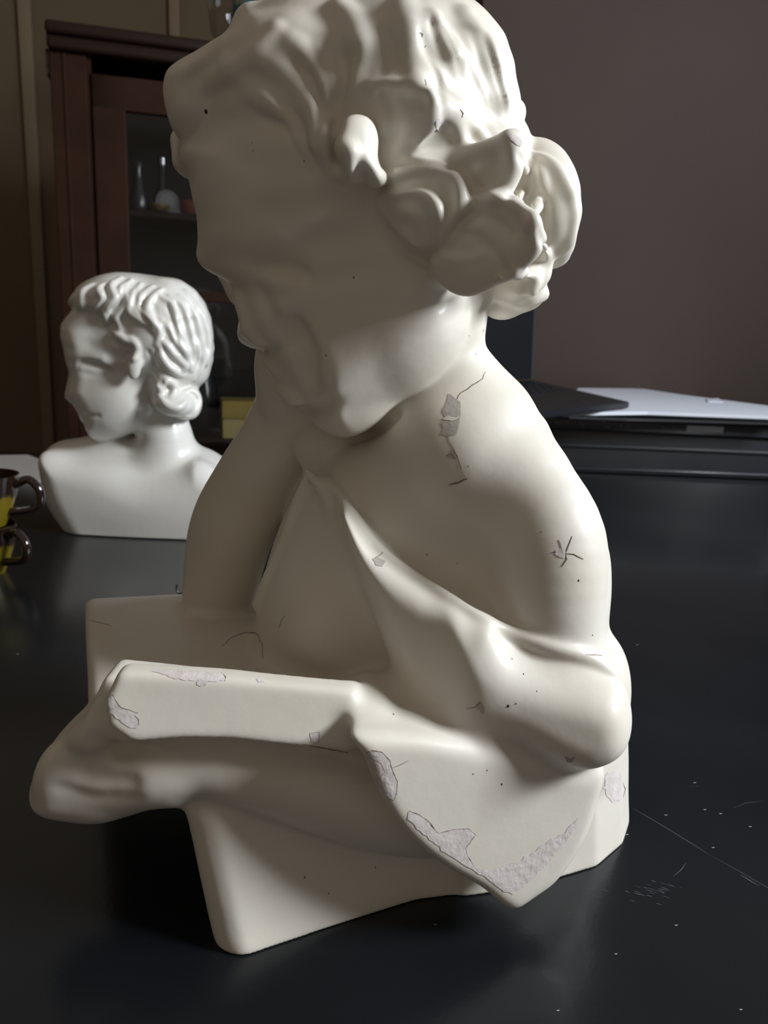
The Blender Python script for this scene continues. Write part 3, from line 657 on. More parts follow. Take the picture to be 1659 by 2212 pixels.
addbox(bm, (uo * 1.2, .0, zc), (0, .44, zc + .03), None, .008); addbox(bm, (uo * .7, .0, zc + .02), (.0, .44, Hc - .06), None, .01)
bmesh.ops.transform(bm, matrix=CM, verts=bm.verts[:]); obj('cornice', bm, WOODD, cabn, smooth=True)
def cp(px, py, off, z=None):           # a point inside the cabinet, on shelf height z
    u, zz = cab(px, py, off); return CO + CU * u + CN * off + Vector((0, 0, zz if z is None else z))
# things in and on the cabinet
GREY = nt('grey_china', (.16, .16, .17), .3); BRASS = nt('brass', (.35, .26, .12), .35, metal=.8); YEL = nt('yellow_card', (.50, .38, .10), .6); YEL2 = nt('pale_yellow_card', (.60, .50, .20), .6)
SILV = nt('silver_metal', (.5, .5, .52), .25, metal=1); DK = nt('dark_china', (.03, .032, .035), .2, coat=.5); RED = nt('dull_red', (.18, .04, .03), .5)
TEAL = nt('teal_leaf', (.02, .10, .09), .5); MAG = nt('magenta_petal', (.30, .03, .12), .5); GRN = nt('dark_green_leaf', (.03, .06, .03), .5)
b0 = cp(352, 450, .12, z_sh); k = M(1, b0)
bt = empty('bottle', b0, 'slim dark glass bottle on the upper cabinet shelf', 'bottle'); bm = bmesh.new()
lathe(bm, [(0, 0), (.026, 0), (.028, .02), (.028, 40 * k), (.012, 55 * k), (.011, 100 * k), (.0, 100 * k)], b0, 24); obj('glass_body', bm, DK, bt, True)
bm = bmesh.new(); lathe(bm, [(0, 0), (.014, 0), (.014, .02), (0, .02)], b0 + Vector((0, 0, 100 * k)), 20); obj('cap', bm, SILV, bt, True)
b0 = cp(362, 450, .06, z_sh); ck = empty('mantel_clock', b0, 'domed grey mantel clock on the upper cabinet shelf', 'clock'); bm = bmesh.new()
R0 = 24 * k; pts = [(R0 * math.cos(a), R0 * .9 + R0 * math.sin(a)) for a in np.linspace(0, math.pi, 18)] + [(-R0 * 1.1, 0), (R0 * 1.1, 0)]
f = bm.faces.new([bm.verts.new(b0 + CU * x + Vector((0, 0, z))) for x, z in pts]); g = bmesh.ops.extrude_face_region(bm, geom=[f]); bmesh.ops.translate(bm, vec=CN * .04, verts=[v for v in g['geom'] if isinstance(v, bmesh.types.BMVert)])
obj('case', bm, GREY, ck); bm = bmesh.new()
bmesh.ops.create_circle(bm, cap_ends=True, segments=28, radius=R0 * .62, matrix=Matrix.Translation(b0 + Vector((0, 0, R0)) - CN * .002) @ Matrix.Rotation(CA, 4, 'Z') @ Matrix.Rotation(math.pi / 2, 4, 'X')); obj('dial', bm, nt('grey_dial', (.22, .22, .23), .4), ck)
b0 = cp(300, 450, .10, z_sh); bm = bmesh.new(); lathe(bm, [(0, 0), (.03, 0), (.034, .03), (.02, .08), (.014, .13), (.018, .15), (.0, .15)], b0, 24)
tag(obj('vase', bm, DK, None, True), 'tapered dark vase at the left end of the upper cabinet shelf', 'vase')
b0 = cp(345, 450, .035, z_sh); bm = bmesh.new(); lathe(bm, [(0, 0), (.02, 0), (.032, .012), (.034, .018), (.0, .016)], b0, 24)
tag(obj('brass_dish', bm, BRASS, None, True), 'small brass dish in front of the clock in the cabinet', 'dish')
b0 = cp(418, 450, .06, z_sh); bm = bmesh.new(); lathe(bm, [(0, 0), (.03, 0), (.042, .02), (.040, .04), (.0, .045)], b0, 24)
tag(obj('bowl', bm, RED, None, True), 'small reddish bowl beside the forehead of the statue in the cabinet', 'bowl')
# lower shelf
u0, _ = cab(481, 900, .05); u1 = u0 + .22; zt = cab(500, 866, .05)[1]; zb = z_s2; zm = cab(500, 905, .05)[1]
yb = empty('yellow_box', CO + CU * (u0 + .1) + CN * .12 + Vector((0, 0, zb)), 'yellow cardboard box on the lower cabinet shelf, partly behind the arm', 'box')
box('box_base', (u0, .05, zb), (u1, .20, zm), YEL2, yb, .002, CM); box('box_lid', (u0 - .002, .045, zm), (u1 + .002, .202, zt), YEL, yb, .003, CM)
b0 = cp(466, 950, .10, z_s2); bm = bmesh.new(); lathe(bm, [(0, 0), (.02, 0), (.035, .02), (.036, .03), (.033, .03), (.0, .008)], b0, 24)
tag(obj('silver_bowl', bm, SILV, None, True), 'small silver bowl left of the yellow box in the cabinet', 'bowl')
b0 = cp(440, 950, .24, z_s2); bm = bmesh.new(); lathe(bm, [(0, 0), (.05, 0), (.06, .05), (.055, .16), (.03, .22), (.03, .25), (0, .25)], b0, 24)
tag(obj('dark_jar', bm, DK, None, True), 'tall dark jar behind the silver bowl in the cabinet', 'jar')
# on top
b0 = cp(482, 118, .16, Hc); kk = M(1, b0); gv = bmesh.new()
rr = [(0, 0), (.035, 0), (.012, .015), (.012, .05), (.04, .09), (.05, .16), (.042, .20)]; lathe(gv, rr + [(r - .004, z) for r, z in rr[:2:-1]], b0, 28)
tag(obj('glass_vase', gv, GL, None, True), 'clear stemmed glass vase standing on top of the cabinet', 'vase')
fl = empty('flower_pot', cp(650, 100, .2, Hc), 'dark pot of teal leaves and magenta petals on top of the cabinet', 'flower pot'); b0 = fl.location.copy()
bm = bmesh.new(); lathe(bm, [(0, 0), (.06, 0), (.08, .10), (.085, .12), (.07, .12), (0, .10)], b0, 28); obj('pot', bm, DK, fl, True)
rg = random.Random(3)
def leaves(name, n, c, sp, ln, mat):
    bm = bmesh.new()
    for _ in range(n):
        p = c + Vector((rg.gauss(0, sp), rg.gauss(0, sp * .6), rg.gauss(0, sp * .5))); d = Vector((rg.gauss(0, 1), rg.gauss(0, 1), rg.gauss(.3, .7))).normalized() * ln; s_ = d.cross(Vector((.3, .9, .2))).normalized() * ln * .28; up_ = d.cross(s_).normalized() * ln * .08
        v = [bm.verts.new(q) for q in (p, p + d * .5 + s_ + up_, p + d, p + d * .5 - s_ + up_, p + d * .5)]
        for a, b in ((0, 1), (1, 2), (2, 3), (3, 0)): bm.faces.new((v[a], v[b], v[4]))
    return tag(obj(name, bm, mat, fl, True), kind='stuff')
leaves('leaves', 160, b0 + Vector((-.07, 0, .20)), .06, .06, TEAL); leaves('leaves', 60, b0 + Vector((-.12, 0, .17)), .04, .06, GRN); leaves('petals', 90, b0 + Vector((.07, -.03, .19)), .045, .04, MAG)
# ------------------------------------------------------------------ sideboard with papers and laptop
SB = empty('sideboard', (.8, 2.15, -.74), 'black lacquered sideboard with worn front edge beyond the table', 'sideboard')
SBK = nt('worn_black', (.020, .022, .028), .32, coat=.2, vcol=(.028, .030, .036), vscale=10)
ang = math.radians(2.0); SO = WZ(1300, 905, .126); SM = Matrix.Translation(SO) @ Matrix.Rotation(ang, 4, 'Z')
def sbx(name, lo, hi, mat=None, bev=.003, par=None): return box(name, lo, hi, mat or SBK, par or SB, bev, SM)
sbx('body', (-.42, .02, -.866), (.95, .52, -.034)); tp = sbx('top', (-.44, 0, -.034), (.97, .54, 0), nt('grey_black_edge', (.055, .056, .065), .35, coat=.2), .004)
sbx('ledge_moulding', (-.42, .012, -.082), (.95, .03, -.072), nt('ledge_black', (.05, .052, .06), .4))
sbx('base_moulding', (-.42, .010, -.15), (.95, .03, -.135), None)
DUST = nt('worn_white', (.55, .55, .58), .8)
PAP = nt('white_paper', (.84, .87, .95), .7); PAP2 = nt('grey_white_paper', (.70, .72, .80), .7)
lb = sbx('edge_label', (.235, -.0012, -.024), (.335, .0005, -.008), PAP, 0)
rg = random.Random(8)
for (px, py, wd) in ((1196, 912, .020), (1225, 911, .004), (1252, 914, .010), (1258, 918, .006), (1300, 910, .018), (1306, 920, .014), (1338, 917, .010), (1355, 920, .006), (1430, 922, .007), (1480, 924, .012), (1500, 925, .010)):
    r = ray(px, py); nn = SM.to_3x3() @ Vector((0, 1, 0)); q = CAM + r * ((SO - CAM).dot(nn) / r.dot(nn)); q = SM.inverted() @ q
    bm = bmesh.new(); z0 = min(q.z, -.004); P_ = [(q.x + wd * t + rg.uniform(-.001, .001), z0 - t * .004 + (.0022 if s_ else -.0022) * (1 - abs(2 * t - 1) ** 2 + .15)) for s_ in (0, 1) for t in ((0, .3, .6, 1) if s_ else (1, .6, .3, 0))]
    f = bm.faces.new([bm.verts.new(SM @ Vector((x, -.0004, z))) for x, z in P_]); bmesh.ops.extrude_face_region(bm, geom=[f]); obj('worn_spot', bm, DUST, SB)
SHEETS = [(.130, [(1195, 897), (1235, 862), (1400, 850), (1700, 895), (1720, 918), (1400, 907)], PAP2, .003, 'lowest grey-white sheets of the pile on the sideboard'),
          (.140, [(1230, 899), (1262, 858), (1450, 852), (1720, 892), (1720, 914), (1300, 902)], PAP, .006, 'thick white sheets in the middle of the pile on the sideboard'),
          (.150, [(1150, 893), (1245, 852), (1480, 853), (1720, 890), (1720, 908), (1450, 897), (1290, 892)], PAP, .004, 'white sheets sticking out to the left under the laptop corner'),
          (.163, [(1190, 891), (1250, 838), (1385, 839), (1470, 852), (1720, 884), (1720, 901), (1400, 889)], PAP, .008, 'topmost white sheets of the pile on the sideboard')]
for z, pl, mt, th, lab in SHEETS:
    bm = bmesh.new(); slab(bm, [WZ(x, y, z) for x, y in pl], th); tag(obj('paper_stack', bm, mt), lab, 'papers', 'papers piled on the sideboard')
bm = bmesh.new(); slab(bm, [WZ(x, y, .166) for x, y in [(1525, 861), (1552, 860), (1562, 868), (1530, 867)]], .0025); tag(obj('paper_scrap', bm, PAP), 'small folded scrap of white paper on the pile at the back', 'paper')
LZ = .182; LB = [WZ(*p, LZ) for p in [(1360, 868), (1152, 821)]]
dx = (LB[1] - LB[0]); dx.z = 0; wdir = dx.normalized(); hd = Vector((-wdir.y, wdir.x, 0)); hd = hd if hd.y < 0 else -hd
A0 = LB[0]; A1 = LB[1]
LAPM = nt('laptop_black', (.014, .015, .018), .35); lt = empty('laptop', (A0 + A1) / 2 + hd * .1 - Vector((0, 0, .018)), 'open black laptop lying on the papers behind the neck of the statue', 'laptop')
e2 = WZ(1100, 897, LZ) - A0; e2.z = 0
bm = bmesh.new(); slab(bm, [A0, A1, A1 + e2, A0 + e2], .016); bmesh.ops.bevel(bm, geom=bm.edges[:], offset=.0025, segments=2, affect='EDGES'); obj('keyboard_deck', bm, LAPM, lt)
bm = bmesh.new(); nd = e2.normalized()
for i in range(11):
    for j in range(4):
        c0 = A1 + e2 * (.10 + .80 * i / 11) + (A0 - A1) * (.12 + .45 * j / 4); a_ = e2 * .055; b_ = (A0 - A1) * .085
        slab(bm, [c0 + Vector((0, 0, .0016)), c0 + a_ + Vector((0, 0, .0016)), c0 + a_ + b_ + Vector((0, 0, .0016)), c0 + b_ + Vector((0, 0, .0016))], .0015)
tag(obj('keys', bm, nt('key_black', (.02, .02, .024), .5), lt), kind=None)
S0 = A1 + Vector((0, 0, .004)); S1 = S0 + e2; back = (A1 - A0).normalized(); upv = Vector((0, 0, 1)) * .25 + back * .035
def quadslab(name, a, b, u, th, mat, par):
    bm = bmesh.new(); vs = [a, b, b + u, a + u]; n = (b - a).cross(u).normalized() * th
    lo = [bm.verts.new(v) for v in vs]; hi = [bm.verts.new(v + n) for v in vs]; bm.faces.new(lo); bm.faces.new(hi[::-1])
    for i in range(4): bm.faces.new((lo[i], lo[(i + 1) % 4], hi[(i + 1) % 4], hi[i]))
    bmesh.ops.bevel(bm, geom=bm.edges[:], offset=min(th * .3, .0015), segments=2, affect='EDGES'); return obj(name, bm, mat, par)
sc_ = quadslab('screen', S0, S1, upv, .006, LAPM, lt)
quadslab('bezel', S0 + upv * .0 - back * .001, S0 + e2 * .03 - back * .001, upv, .0015, nt('bezel_grey', (.06, .06, .065), .4), lt)
bm = bmesh.new(); hb = WZ(1110, 803, LZ + .004); tube(bm, [hb - e2.normalized() * .035 + Vector((0, 0, -.004)), hb, hb + e2.normalized() * .05], .0045, 10, 4); obj('hinge', bm, SILV, lt, True)
# ------------------------------------------------------------------ paper at the far left edge, cups
bm = bmesh.new(); slab(bm, [WZ(x, y, .003) for x, y in [(-150, 1015), (-120, 985), (60, 982), (135, 1010), (175, 1034), (60, 1040), (-60, 1042)]], .003)
tag(obj('paper_sheet', bm, nt('dim_paper', (.42, .40, .38), .8)), 'loose grey-white sheet at the far left of the table behind the cups', 'paper')
CUPM = bpy.data.materials.new('dark_yellow_glaze'); CUPM.use_nodes = True
n_ = CUPM.node_tree.nodes; l_ = CUPM.node_tree.links; b_ = n_['Principled BSDF']; b_.inputs['Roughness'].default_value = .08; b_.inputs['Coat Weight'].default_value = .6
tc = n_.new('ShaderNodeTexCoord'); sx = n_.new('ShaderNodeSeparateXYZ'); no = n_.new('ShaderNodeTexNoise'); no.inputs['Scale'].default_value = 60
ad = n_.new('ShaderNodeMath'); ad.operation = 'MULTIPLY_ADD'; ad.inputs[1].default_value = .02
rp = n_.new('ShaderNodeValToRGB'); rp.color_ramp.elements[0].position = .046; rp.color_ramp.elements[1].position = .052
rp.color_ramp.elements[0].color = (.17, .13, .010, 1); rp.color_ramp.elements[1].color = (.018, .008, .006, 1)
l_.new(tc.outputs['Object'], sx.inputs[0]); l_.new(tc.outputs['Object'], no.inputs['Vector']); l_.new(no.outputs['Fac'], ad.inputs[0]); l_.new(sx.outputs['Z'], ad.inputs[2]); l_.new(ad.outputs[0], rp.inputs[0]); l_.new(rp.outputs[0], b_.inputs['Base Color'])
HM = nt('dark_glaze', (.016, .008, .007), .06, coat=.7)
cb = WZ(-14, 1236, 0)
def cup(z, dx, dy, label, R, H, hx):
    t = empty('coffee_cup', cb + Vector((dx, dy, z)), label, 'cup', None); bm = bmesh.new()
    pr = [(0, .0), (R * .55, 0), (R * .58, .003), (R * .75, H * .3), (R * .93, H * .65), (R, H), (R - .003, H), (R * .88, H * .6), (R * .5, .006), (0, .005)]
    lathe(bm, pr, (0, 0, 0), 48); o = obj('cup_body', bm, CUPM, None, True); o.location = t.location; o.parent = t; bpy.context.view_layer.update(); o.matrix_parent_inverse = t.matrix_world.inverted()
    bm = bmesh.new(); c = t.location
    a = math.radians(hx); d = Vector((math.cos(a), math.sin(a), 0))
    tube(bm, [c + d * (R * .93) + Vector((0, 0, H * .82)), c + d * (R + .016) + Vector((0, 0, H * .93)), c + d * (R + .030) + Vector((0, 0, H * .70)), c + d * (R + .024) + Vector((0, 0, H * .40)), c + d * (R * .78) + Vector((0, 0, H * .28))], .0055, 12, 6)
    obj('handle', bm, HM, t, True)
cup(0, -.008, .0, 'lower of the two dark brown and yellow cups, standing on the table', .040, .066, -20)
cup(.064, -.006, .004, 'upper of the two dark brown and yellow cups, stacked on the other', .043, .068, 0)
bm = bmesh.new(); tube(bm, [WZ(382, 1262, .012), WZ(386, 1281, .001), WZ(430, 1279, .001)], .0013, 8, 3)
tag(obj('wire_clip', bm, nt('black_wire', (.01, .01, .01), .4), None, True), 'tiny bent black clip on the table behind the far elbow', 'clip')
# scratches and specks on the table
SCR = nt('scratch_grey', (.09, .09, .10), .7); sr = bmesh.new()
def strip(pts, w, nm='scratch', par=tb, mat=SCR, lift=.00015):
    bm = bmesh.new(); P = [WZ(x, y, lift) for x, y in pts]; L = []
    for i, p in enumerate(P):
        t = (P[min(i + 1, len(P) - 1)] - P[max(i - 1, 0)]).normalized(); s_ = Vector((-t.y, t.x, 0)) * w * (.5 if 0 < i < len(P) - 1 else .12)
        L.append((bm.verts.new(p + s_), bm.verts.new(p - s_)))
    for a, b in zip(L[:-1], L[1:]): bm.faces.new((a[0], b[0], b[1], a[1]))
    return obj(nm, bm, mat, par)
strip([(1366, 1746), (1400, 1765), (1450, 1795), (1510, 1832), (1530, 1845)], .0005); strip([(1530, 1845), (1590, 1878), (1659, 1918), (1700, 1942)], .00035)
strip([(1600, 1890), (1620, 1902), (1640, 1914)], .0009); strip([(1455, 1893), (1472, 1878), (1482, 1864)], .0005); strip([(1585, 1745), (1610, 1735), (1650, 1730)], .0003); strip([(1490, 1700), (1510, 1698)], .0004)
rg = random.Random(2)
for i in range(26):
    x, y = rg.gauss(1402, 28), rg.gauss(1925, 13); L_ = rg.uniform(6, 22); strip([(x, y), (x + L_ * .5, y + L_ * .12), (x + L_, y + L_ * .3)], rg.uniform(.0002, .0006))
for x, y in ((1376, 1392), (1522, 1748), (1556, 1757), (1540, 1830), (1460, 1998), (1600, 2180), (1330, 2060), (1205, 2182), (940, 1996), (38, 1412), (1438, 1760), (1354, 1802), (1620, 1785), (1500, 1690)):
    strip([(x - 3, y), (x, y + 1), (x + 4, y)], .0006, 'dust_speck', mat=DUST)
# ------------------------------------------------------------------ flaked paint, cracks, painted edge shade and specks on the statue
from mathutils.geometry import delaunay_2d_cdt
RAW = nt('bare_plaster', (.70, .65, .64), .95, bump=.0005, bscale=300, vcol=(.60, .54, .52), vscale=150)
RAWG = nt('bare_grey_plaster', (.42, .39, .35), .95, bump=.0003, bscale=300)
CRK_SHADE = nt('crack_or_shade_dark', (.17, .13, .10), .95); BLKS = nt('black_speck', (.012, .01, .008), .6)
def sp(x, y, lift=0):
    q = S.surf(x, y); 
    if lift:
        e = .0012; P_ = np.array([list(q + Vector(d) * e * s_) for d in ((1, 0, 0), (0, 1, 0), (0, 0, 1)) for s_ in (1, -1)]); v = S.sample(P_)
        g = Vector((v[0] - v[1], v[2] - v[3], v[4] - v[5])); g = g.normalized() if g.length > 0 else Vector((0, -1, 0)); q = q + g * lift
    return q
def jag(poly, amp, step, seed, closed=True):
    rg = random.Random(seed); out = []; n = len(poly)
    for i in range(n if closed else n - 1):
        (x0, y0), (x1, y1) = poly[i], poly[(i + 1) % n]; L = math.hypot(x1 - x0, y1 - y0); m = max(1, int(L / step))
        for j in range(m):
            t = j / m; a = amp if j else 0; out.append((x0 + (x1 - x0) * t + rg.uniform(-a, a), y0 + (y1 - y0) * t + rg.uniform(-a, a)))
    if not closed: out.append(poly[-1])
    return out
def patch(poly, mat=None, name='flaked_patch', lift=.00022, seed=1, amp=1.6, step=6, g=6):
    pl = jag(poly, amp, step, seed); xs = [p[0] for p in pl]; ys = [p[1] for p in pl]; pts = [Vector(p) for p in pl]; n = len(pl)
    def inside(x, y):
        c = False
        for i in range(n):
            x0, y0 = pl[i]; x1, y1 = pl[(i + 1) % n]
            if (y0 > y) != (y1 > y) and x < (x1 - x0) * (y - y0) / (y1 - y0) + x0: c = not c
        return c
    y = min(ys) + g / 2
    while y < max(ys):
        x = min(xs) + g / 2
        while x < max(xs):
            if inside(x, y): pts.append(Vector((x, y)))
            x += g
        y += g
    r = delaunay_2d_cdt(pts, [(i, (i + 1) % n) for i in range(n)], [], 1, 1e-4)
    V = [sp(p.x, p.y, lift) for p in r[0]]; bm = bmesh.new(); vs = [bm.verts.new(v) for v in V]
    for f in r[2]:
        cx = sum(r[0][i].x for i in f) / len(f); cy = sum(r[0][i].y for i in f) / len(f)
        P3 = [V[i] for i in f]; ln = max((P3[i] - P3[i - 1]).length for i in range(len(P3)))
        if ln > .012: continue
        try: bm.faces.new([vs[i] for i in f])
        except ValueError: pass
    todo = set(bm.faces); isl = []
    while todo:                        # keep the largest connected piece
        q = [todo.pop()]; I_ = list(q)
        while q:
            for ed_ in q.pop().edges:
                for g_ in ed_.link_faces:
                    if g_ in todo: todo.discard(g_); q.append(g_); I_.append(g_)
        isl.append(I_)
    isl.sort(key=len)
    for I_ in isl[:-1]: bmesh.ops.delete(bm, geom=I_, context='FACES_ONLY')
    for v in [v for v in bm.verts if not v.link_faces]: bm.verts.remove(v)
    o = obj(name, bm, mat or RAW, st, True)
    if name == 'flaked_patch': o['label'] = 'bare rough plaster where the paint has flaked off'
    return o
def crack_or_shade(pts, w=1.6, seed=1, amp=1.2, name='crack_or_shade', mat=None, taper=True):  # real cracks, plus dark lines painted as shade at chip rims and wrap edge
    P = jag(pts, amp, 7, seed, False); bm = bmesh.new(); Q3 = [sp(x, y, .00008) for x, y in P]; m = len(Q3); R_ = []
    for i, p in enumerate(Q3):
        t = Q3[min(i + 1, m - 1)] - Q3[max(i - 1, 0)]
        s_ = t.cross(ray(*P[i])).normalized() * M(w, p) * .5 * ((.35 + .65 * math.sin(math.pi * min(max(i / (m - 1), .05), .95))) if taper else 1)
        v = -ray(*P[i]).normalized() * .00025; R_.append([bm.verts.new(p + s_), bm.verts.new(p + v), bm.verts.new(p - s_)])
    for a, b in zip(R_[:-1], R_[1:]):
        bm.faces.new((a[0], b[0], b[1], a[1])); bm.faces.new((a[1], b[1], b[2], a[2]))
    return obj(name, bm, mat or CRK_SHADE, st)
patch([(969, 850), (985, 862), (994, 868), (995, 892), (990, 925), (985, 939), (968, 943), (952, 938), (958, 926), (952, 914), (963, 905), (955, 890), (963, 872), (967, 860)], RAWG, amp=1)
patch([(956, 905), (968, 898), (985, 903), (993, 898), (990, 904), (975, 910), (962, 908)], PL, 'paint_remnant', .0004, amp=1, g=4)
crack_or_shade([(1049, 803), (1043, 818), (1015, 836), (996, 848), (988, 862)], 2.2, 2); crack_or_shade([(968, 943), (972, 955), (982, 972), (990, 992), (1000, 1020), (1008, 1034)], 2.2, 3); crack_or_shade([(1010, 1034), (995, 1040), (969, 1048)], 3.4, 4)
patch([(963, 984), (975, 980), (976, 968), (984, 976), (987, 988), (980, 991)], RAWG, amp=.5, g=4); crack_or_shade([(963, 984), (976, 980), (985, 990)], 2.4, 5, .6)
for q, w in (([(1222, 1196), (1228, 1178), (1236, 1158)], 2.6), ([(1222, 1196), (1224, 1208), (1214, 1224)], 3.0), ([(1222, 1196), (1240, 1198), (1260, 1208)], 3.2), ([(1214, 1190), (1210, 1174), (1207, 1166)], 1.8), ([(1206, 1192), (1190, 1194)], 1.6)): crack_or_shade(q, w, 6, .8)
patch([(1200, 1188), (1212, 1184), (1222, 1192), (1220, 1206), (1208, 1204), (1199, 1198)], RAW, amp=.8, g=4)
patch([(941, 262), (952, 255), (966, 260), (970, 272), (962, 284), (948, 284), (942, 275)], RAW, amp=1.5, g=4); patch([(1094, 292), (1106, 288), (1120, 296), (1129, 310), (1124, 318), (1110, 308)], RAW, amp=1, g=4)
patch([(1132, 492), (1140, 487), (1148, 492), (1148, 502), (1140, 506), (1132, 502)], RAW, amp=.5, g=4); patch([(918, 172), (926, 168), (932, 176), (930, 186), (921, 184)], RAW, amp=.5, g=4); crack_or_shade([(906, 70), (913, 74), (912, 80)], 2, 1, .3); crack_or_shade([(918, 102), (921, 98)], 2, 1, .3); crack_or_shade([(994, 236), (1000, 245), (998, 254)], 3, 1, .6)
patch([(328, 1451), (345, 1446), (400, 1449), (450, 1452), (481, 1455), (487, 1469), (468, 1473), (440, 1471), (400, 1470), (365, 1463), (345, 1454)], RAW, amp=1.5); crack_or_shade([(478, 1453), (487, 1462), (486, 1471)], 2.4, 3, .4)
patch([(425, 1472), (436, 1467), (448, 1472), (446, 1480), (434, 1483), (425, 1479)], RAW, amp=.6, g=4); patch([(553, 1467), (566, 1464), (574, 1468), (572, 1474), (558, 1474)], RAW, amp=.6, g=4)
patch([(242, 1495), (230, 1510), (226, 1527), (240, 1542), (262, 1560), (280, 1572), (296, 1573), (301, 1560), (292, 1546), (296, 1539), (262, 1529), (253, 1517), (248, 1500)], RAW, amp=1.6)
crack_or_shade([(240, 1494), (247, 1508), (253, 1518), (262, 1529), (280, 1534), (298, 1540)], 2.8, 7, .8); crack_or_shade([(290, 1545), (299, 1554), (300, 1566)], 2.8, 7, .4)  # dark lines along the chip's rim: painted shade, so it looks recessed
patch([(670, 1584), (690, 1582), (688, 1604), (672, 1602)], RAW, amp=.8, g=5); crack_or_shade([(670, 1584), (690, 1582), (688, 1604)], 1.6, 1, .4); crack_or_shade([(656, 1608), (690, 1614), (720, 1620), (752, 1626)], 2, 1, .6)
patch([(790, 1627), (802, 1622), (825, 1626), (841, 1643), (846, 1662), (858, 1690), (857, 1713), (850, 1728), (836, 1720), (815, 1697), (799, 1668), (790, 1642)], RAW, amp=1.4)
crack_or_shade([(792, 1625), (805, 1621), (825, 1625), (842, 1643), (846, 1661), (858, 1688), (857, 1714), (850, 1729)], 3, 8, .8); crack_or_shade([(800, 1636), (822, 1648), (832, 1668), (822, 1680)], 2.2, 8, .8); crack_or_shade([(846, 1660), (865, 1652), (882, 1643)], 1.2, 2, .3)
patch([(882, 1753), (905, 1760), (927, 1776), (945, 1800), (980, 1792), (1000, 1788), (1012, 1790), (1027, 1803), (1006, 1832), (1010, 1850), (1028, 1876), (1060, 1880), (1090, 1868), (1112, 1862), (1150, 1842), (1185, 1816), (1220, 1800), (1240, 1776), (1250, 1766), (1243, 1792), (1213, 1830), (1160, 1888), (1108, 1932), (1088, 1926), (1060, 1904), (1012, 1874), (962, 1842), (914, 1802), (880, 1770)], RAW, amp=2.2, step=8, g=8, seed=4)
crack_or_shade([(884, 1752), (905, 1760), (927, 1776), (946, 1800)], 3, 3, .8); crack_or_shade([(946, 1800), (980, 1792), (1012, 1790), (1027, 1803), (1006, 1832), (1010, 1850), (1028, 1876)], 2.2, 9, .8)
patch([(1313, 1668), (1338, 1666), (1345, 1690), (1347, 1712), (1340, 1730), (1322, 1734), (1310, 1720), (1308, 1705), (1292, 1700), (1292, 1686), (1303, 1680)], RAW, amp=2); crack_or_shade([(1345, 1690), (1350, 1704), (1346, 1722)], 2.6, 2, 1)
patch([(804, 1208), (816, 1204), (832, 1212), (826, 1224), (812, 1222)], RAWG, amp=.8, g=4); crack_or_shade([(804, 1208), (820, 1200), (828, 1192)], 1.4, 1, .5)
patch([(1010, 1531), (1026, 1526), (1040, 1516), (1047, 1528), (1042, 1542), (1030, 1530)], nt('bare_brown', (.55, .50, .45), .9), amp=.8, g=4); crack_or_shade([(1008, 1531), (1026, 1527), (1038, 1515), (1047, 1528), (1043, 1543)], 1.6, 1, .5)
patch([(1220, 1634), (1232, 1640), (1242, 1632), (1236, 1646), (1224, 1646)], RAWG, amp=.8, g=4)
crack_or_shade([(478, 1396), (500, 1378), (530, 1366), (555, 1368), (566, 1390), (568, 1424)], 1.8, 5, 1.2); crack_or_shade([(602, 1356), (608, 1340), (615, 1330)], 1.2, 5, .5); crack_or_shade([(1266, 1414), (1285, 1415), (1300, 1416)], 2.2, 5, .5)  # last line paints the shade above the wrap's raised edge
crack_or_shade([(190, 1338), (215, 1345), (240, 1352)], 1.4, 5, 1)
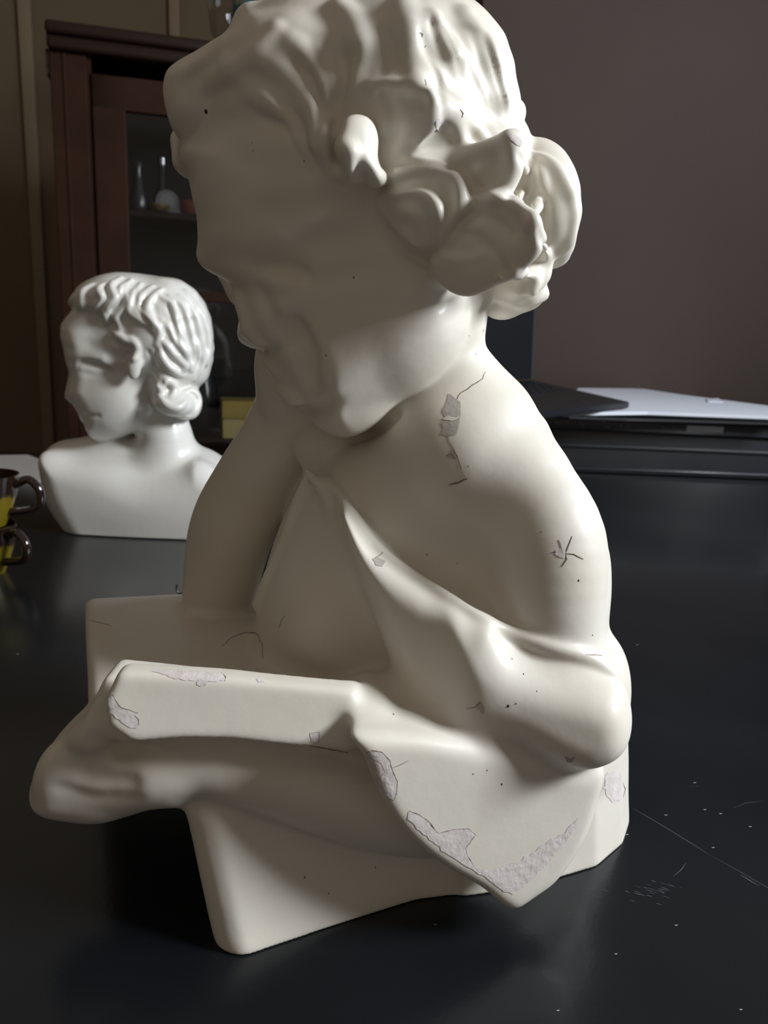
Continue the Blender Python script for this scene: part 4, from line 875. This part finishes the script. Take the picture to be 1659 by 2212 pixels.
for x, y, r in ((445, 241, 5), (764, 600, 2.2), (704, 768, 2.2), (546, 325, 1.6), (545, 308, 1.4), (657, 348, 1.8), (922, 1198, 2), (988, 1217, 1.4), (1098, 1525, 3.5), (1115, 1520, 2), (1084, 1694, 3), (658, 1895, 2.4), (850, 1543, 2.4), (1250, 1254, 3), (1169, 1149, 2), (1106, 1423, 2), (1131, 1456, 2), (1160, 1493, 1.6), (1022, 1672, 2), (1052, 1664, 2), (811, 1874, 2), (710, 1930, 2), (1280, 1372, 2), (1012, 1007, 1.6), (1044, 714, 2), (1013, 725, 1.6), (1028, 765, 1.6)):
    bm = bmesh.new(); c = sp(x, y, .0001); nrm = (sp(x, y, .002) - c).normalized(); a = nrm.cross(Vector((0, .3, 1))).normalized(); b = nrm.cross(a); u = M(r, c)
    rim = [bm.verts.new(c + a * math.cos(t) * u * .7 + b * math.sin(t) * u) for t in np.linspace(0, 5.6, 9)]; cc = bm.verts.new(c + nrm * u * .4)
    for i in range(9): bm.faces.new((rim[i], rim[(i + 1) % 9], cc))
    obj('speck', bm, BLKS if r > 3.2 else CRK_SHADE, st)
print('all', _t.time() - T0)
# ------------------------------------------------------------------ light and camera
def area(name, loc, tgt, sx, sy, e, col):
    L = bpy.data.lights.new(name, 'AREA'); L.shape = 'RECTANGLE'; L.size = sx; L.size_y = sy; L.energy = e; L.color = col
    o = bpy.data.objects.new(name, L); COL.objects.link(o); o.location = loc
    o.rotation_euler = (Vector(tgt) - Vector(loc)).to_track_quat('-Z', 'Y').to_euler(); return o
area('window_light', (2.09, .14, 1.38), (0, .14, 1.38), .64, .68, 99, (.93, .97, 1.0))
area('far_window_light', (2.09, 1.55, 1.3), (0, 1.55, 1.3), .75, .9, 16, (.70, .82, 1.0))
w = bpy.data.worlds.new('room_daylight'); SC.world = w; w.use_nodes = True
w.node_tree.nodes['Background'].inputs[0].default_value = (.88, .74, .60, 1); w.node_tree.nodes['Background'].inputs[1].default_value = .205
cd = bpy.data.cameras.new('camera'); co = bpy.data.objects.new('camera', cd); COL.objects.link(co); SC.camera = co
cd.sensor_fit = 'VERTICAL'; cd.sensor_height = 24; cd.lens = 24 * F_PX / 2212; cd.clip_start = .01
cd.dof.use_dof = True; cd.dof.focus_distance = .44; cd.dof.aperture_fstop = cd.lens / 2.0
co.matrix_world = Matrix(((rt.x, up.x, -fw.x, CAM.x), (rt.y, up.y, -fw.y, CAM.y), (rt.z, up.z, -fw.z, CAM.z), (0, 0, 0, 1)))
SC.view_settings.view_transform = 'Standard'; SC.view_settings.look = 'None'; SC.view_settings.exposure = 0; SC.view_settings.gamma = 1
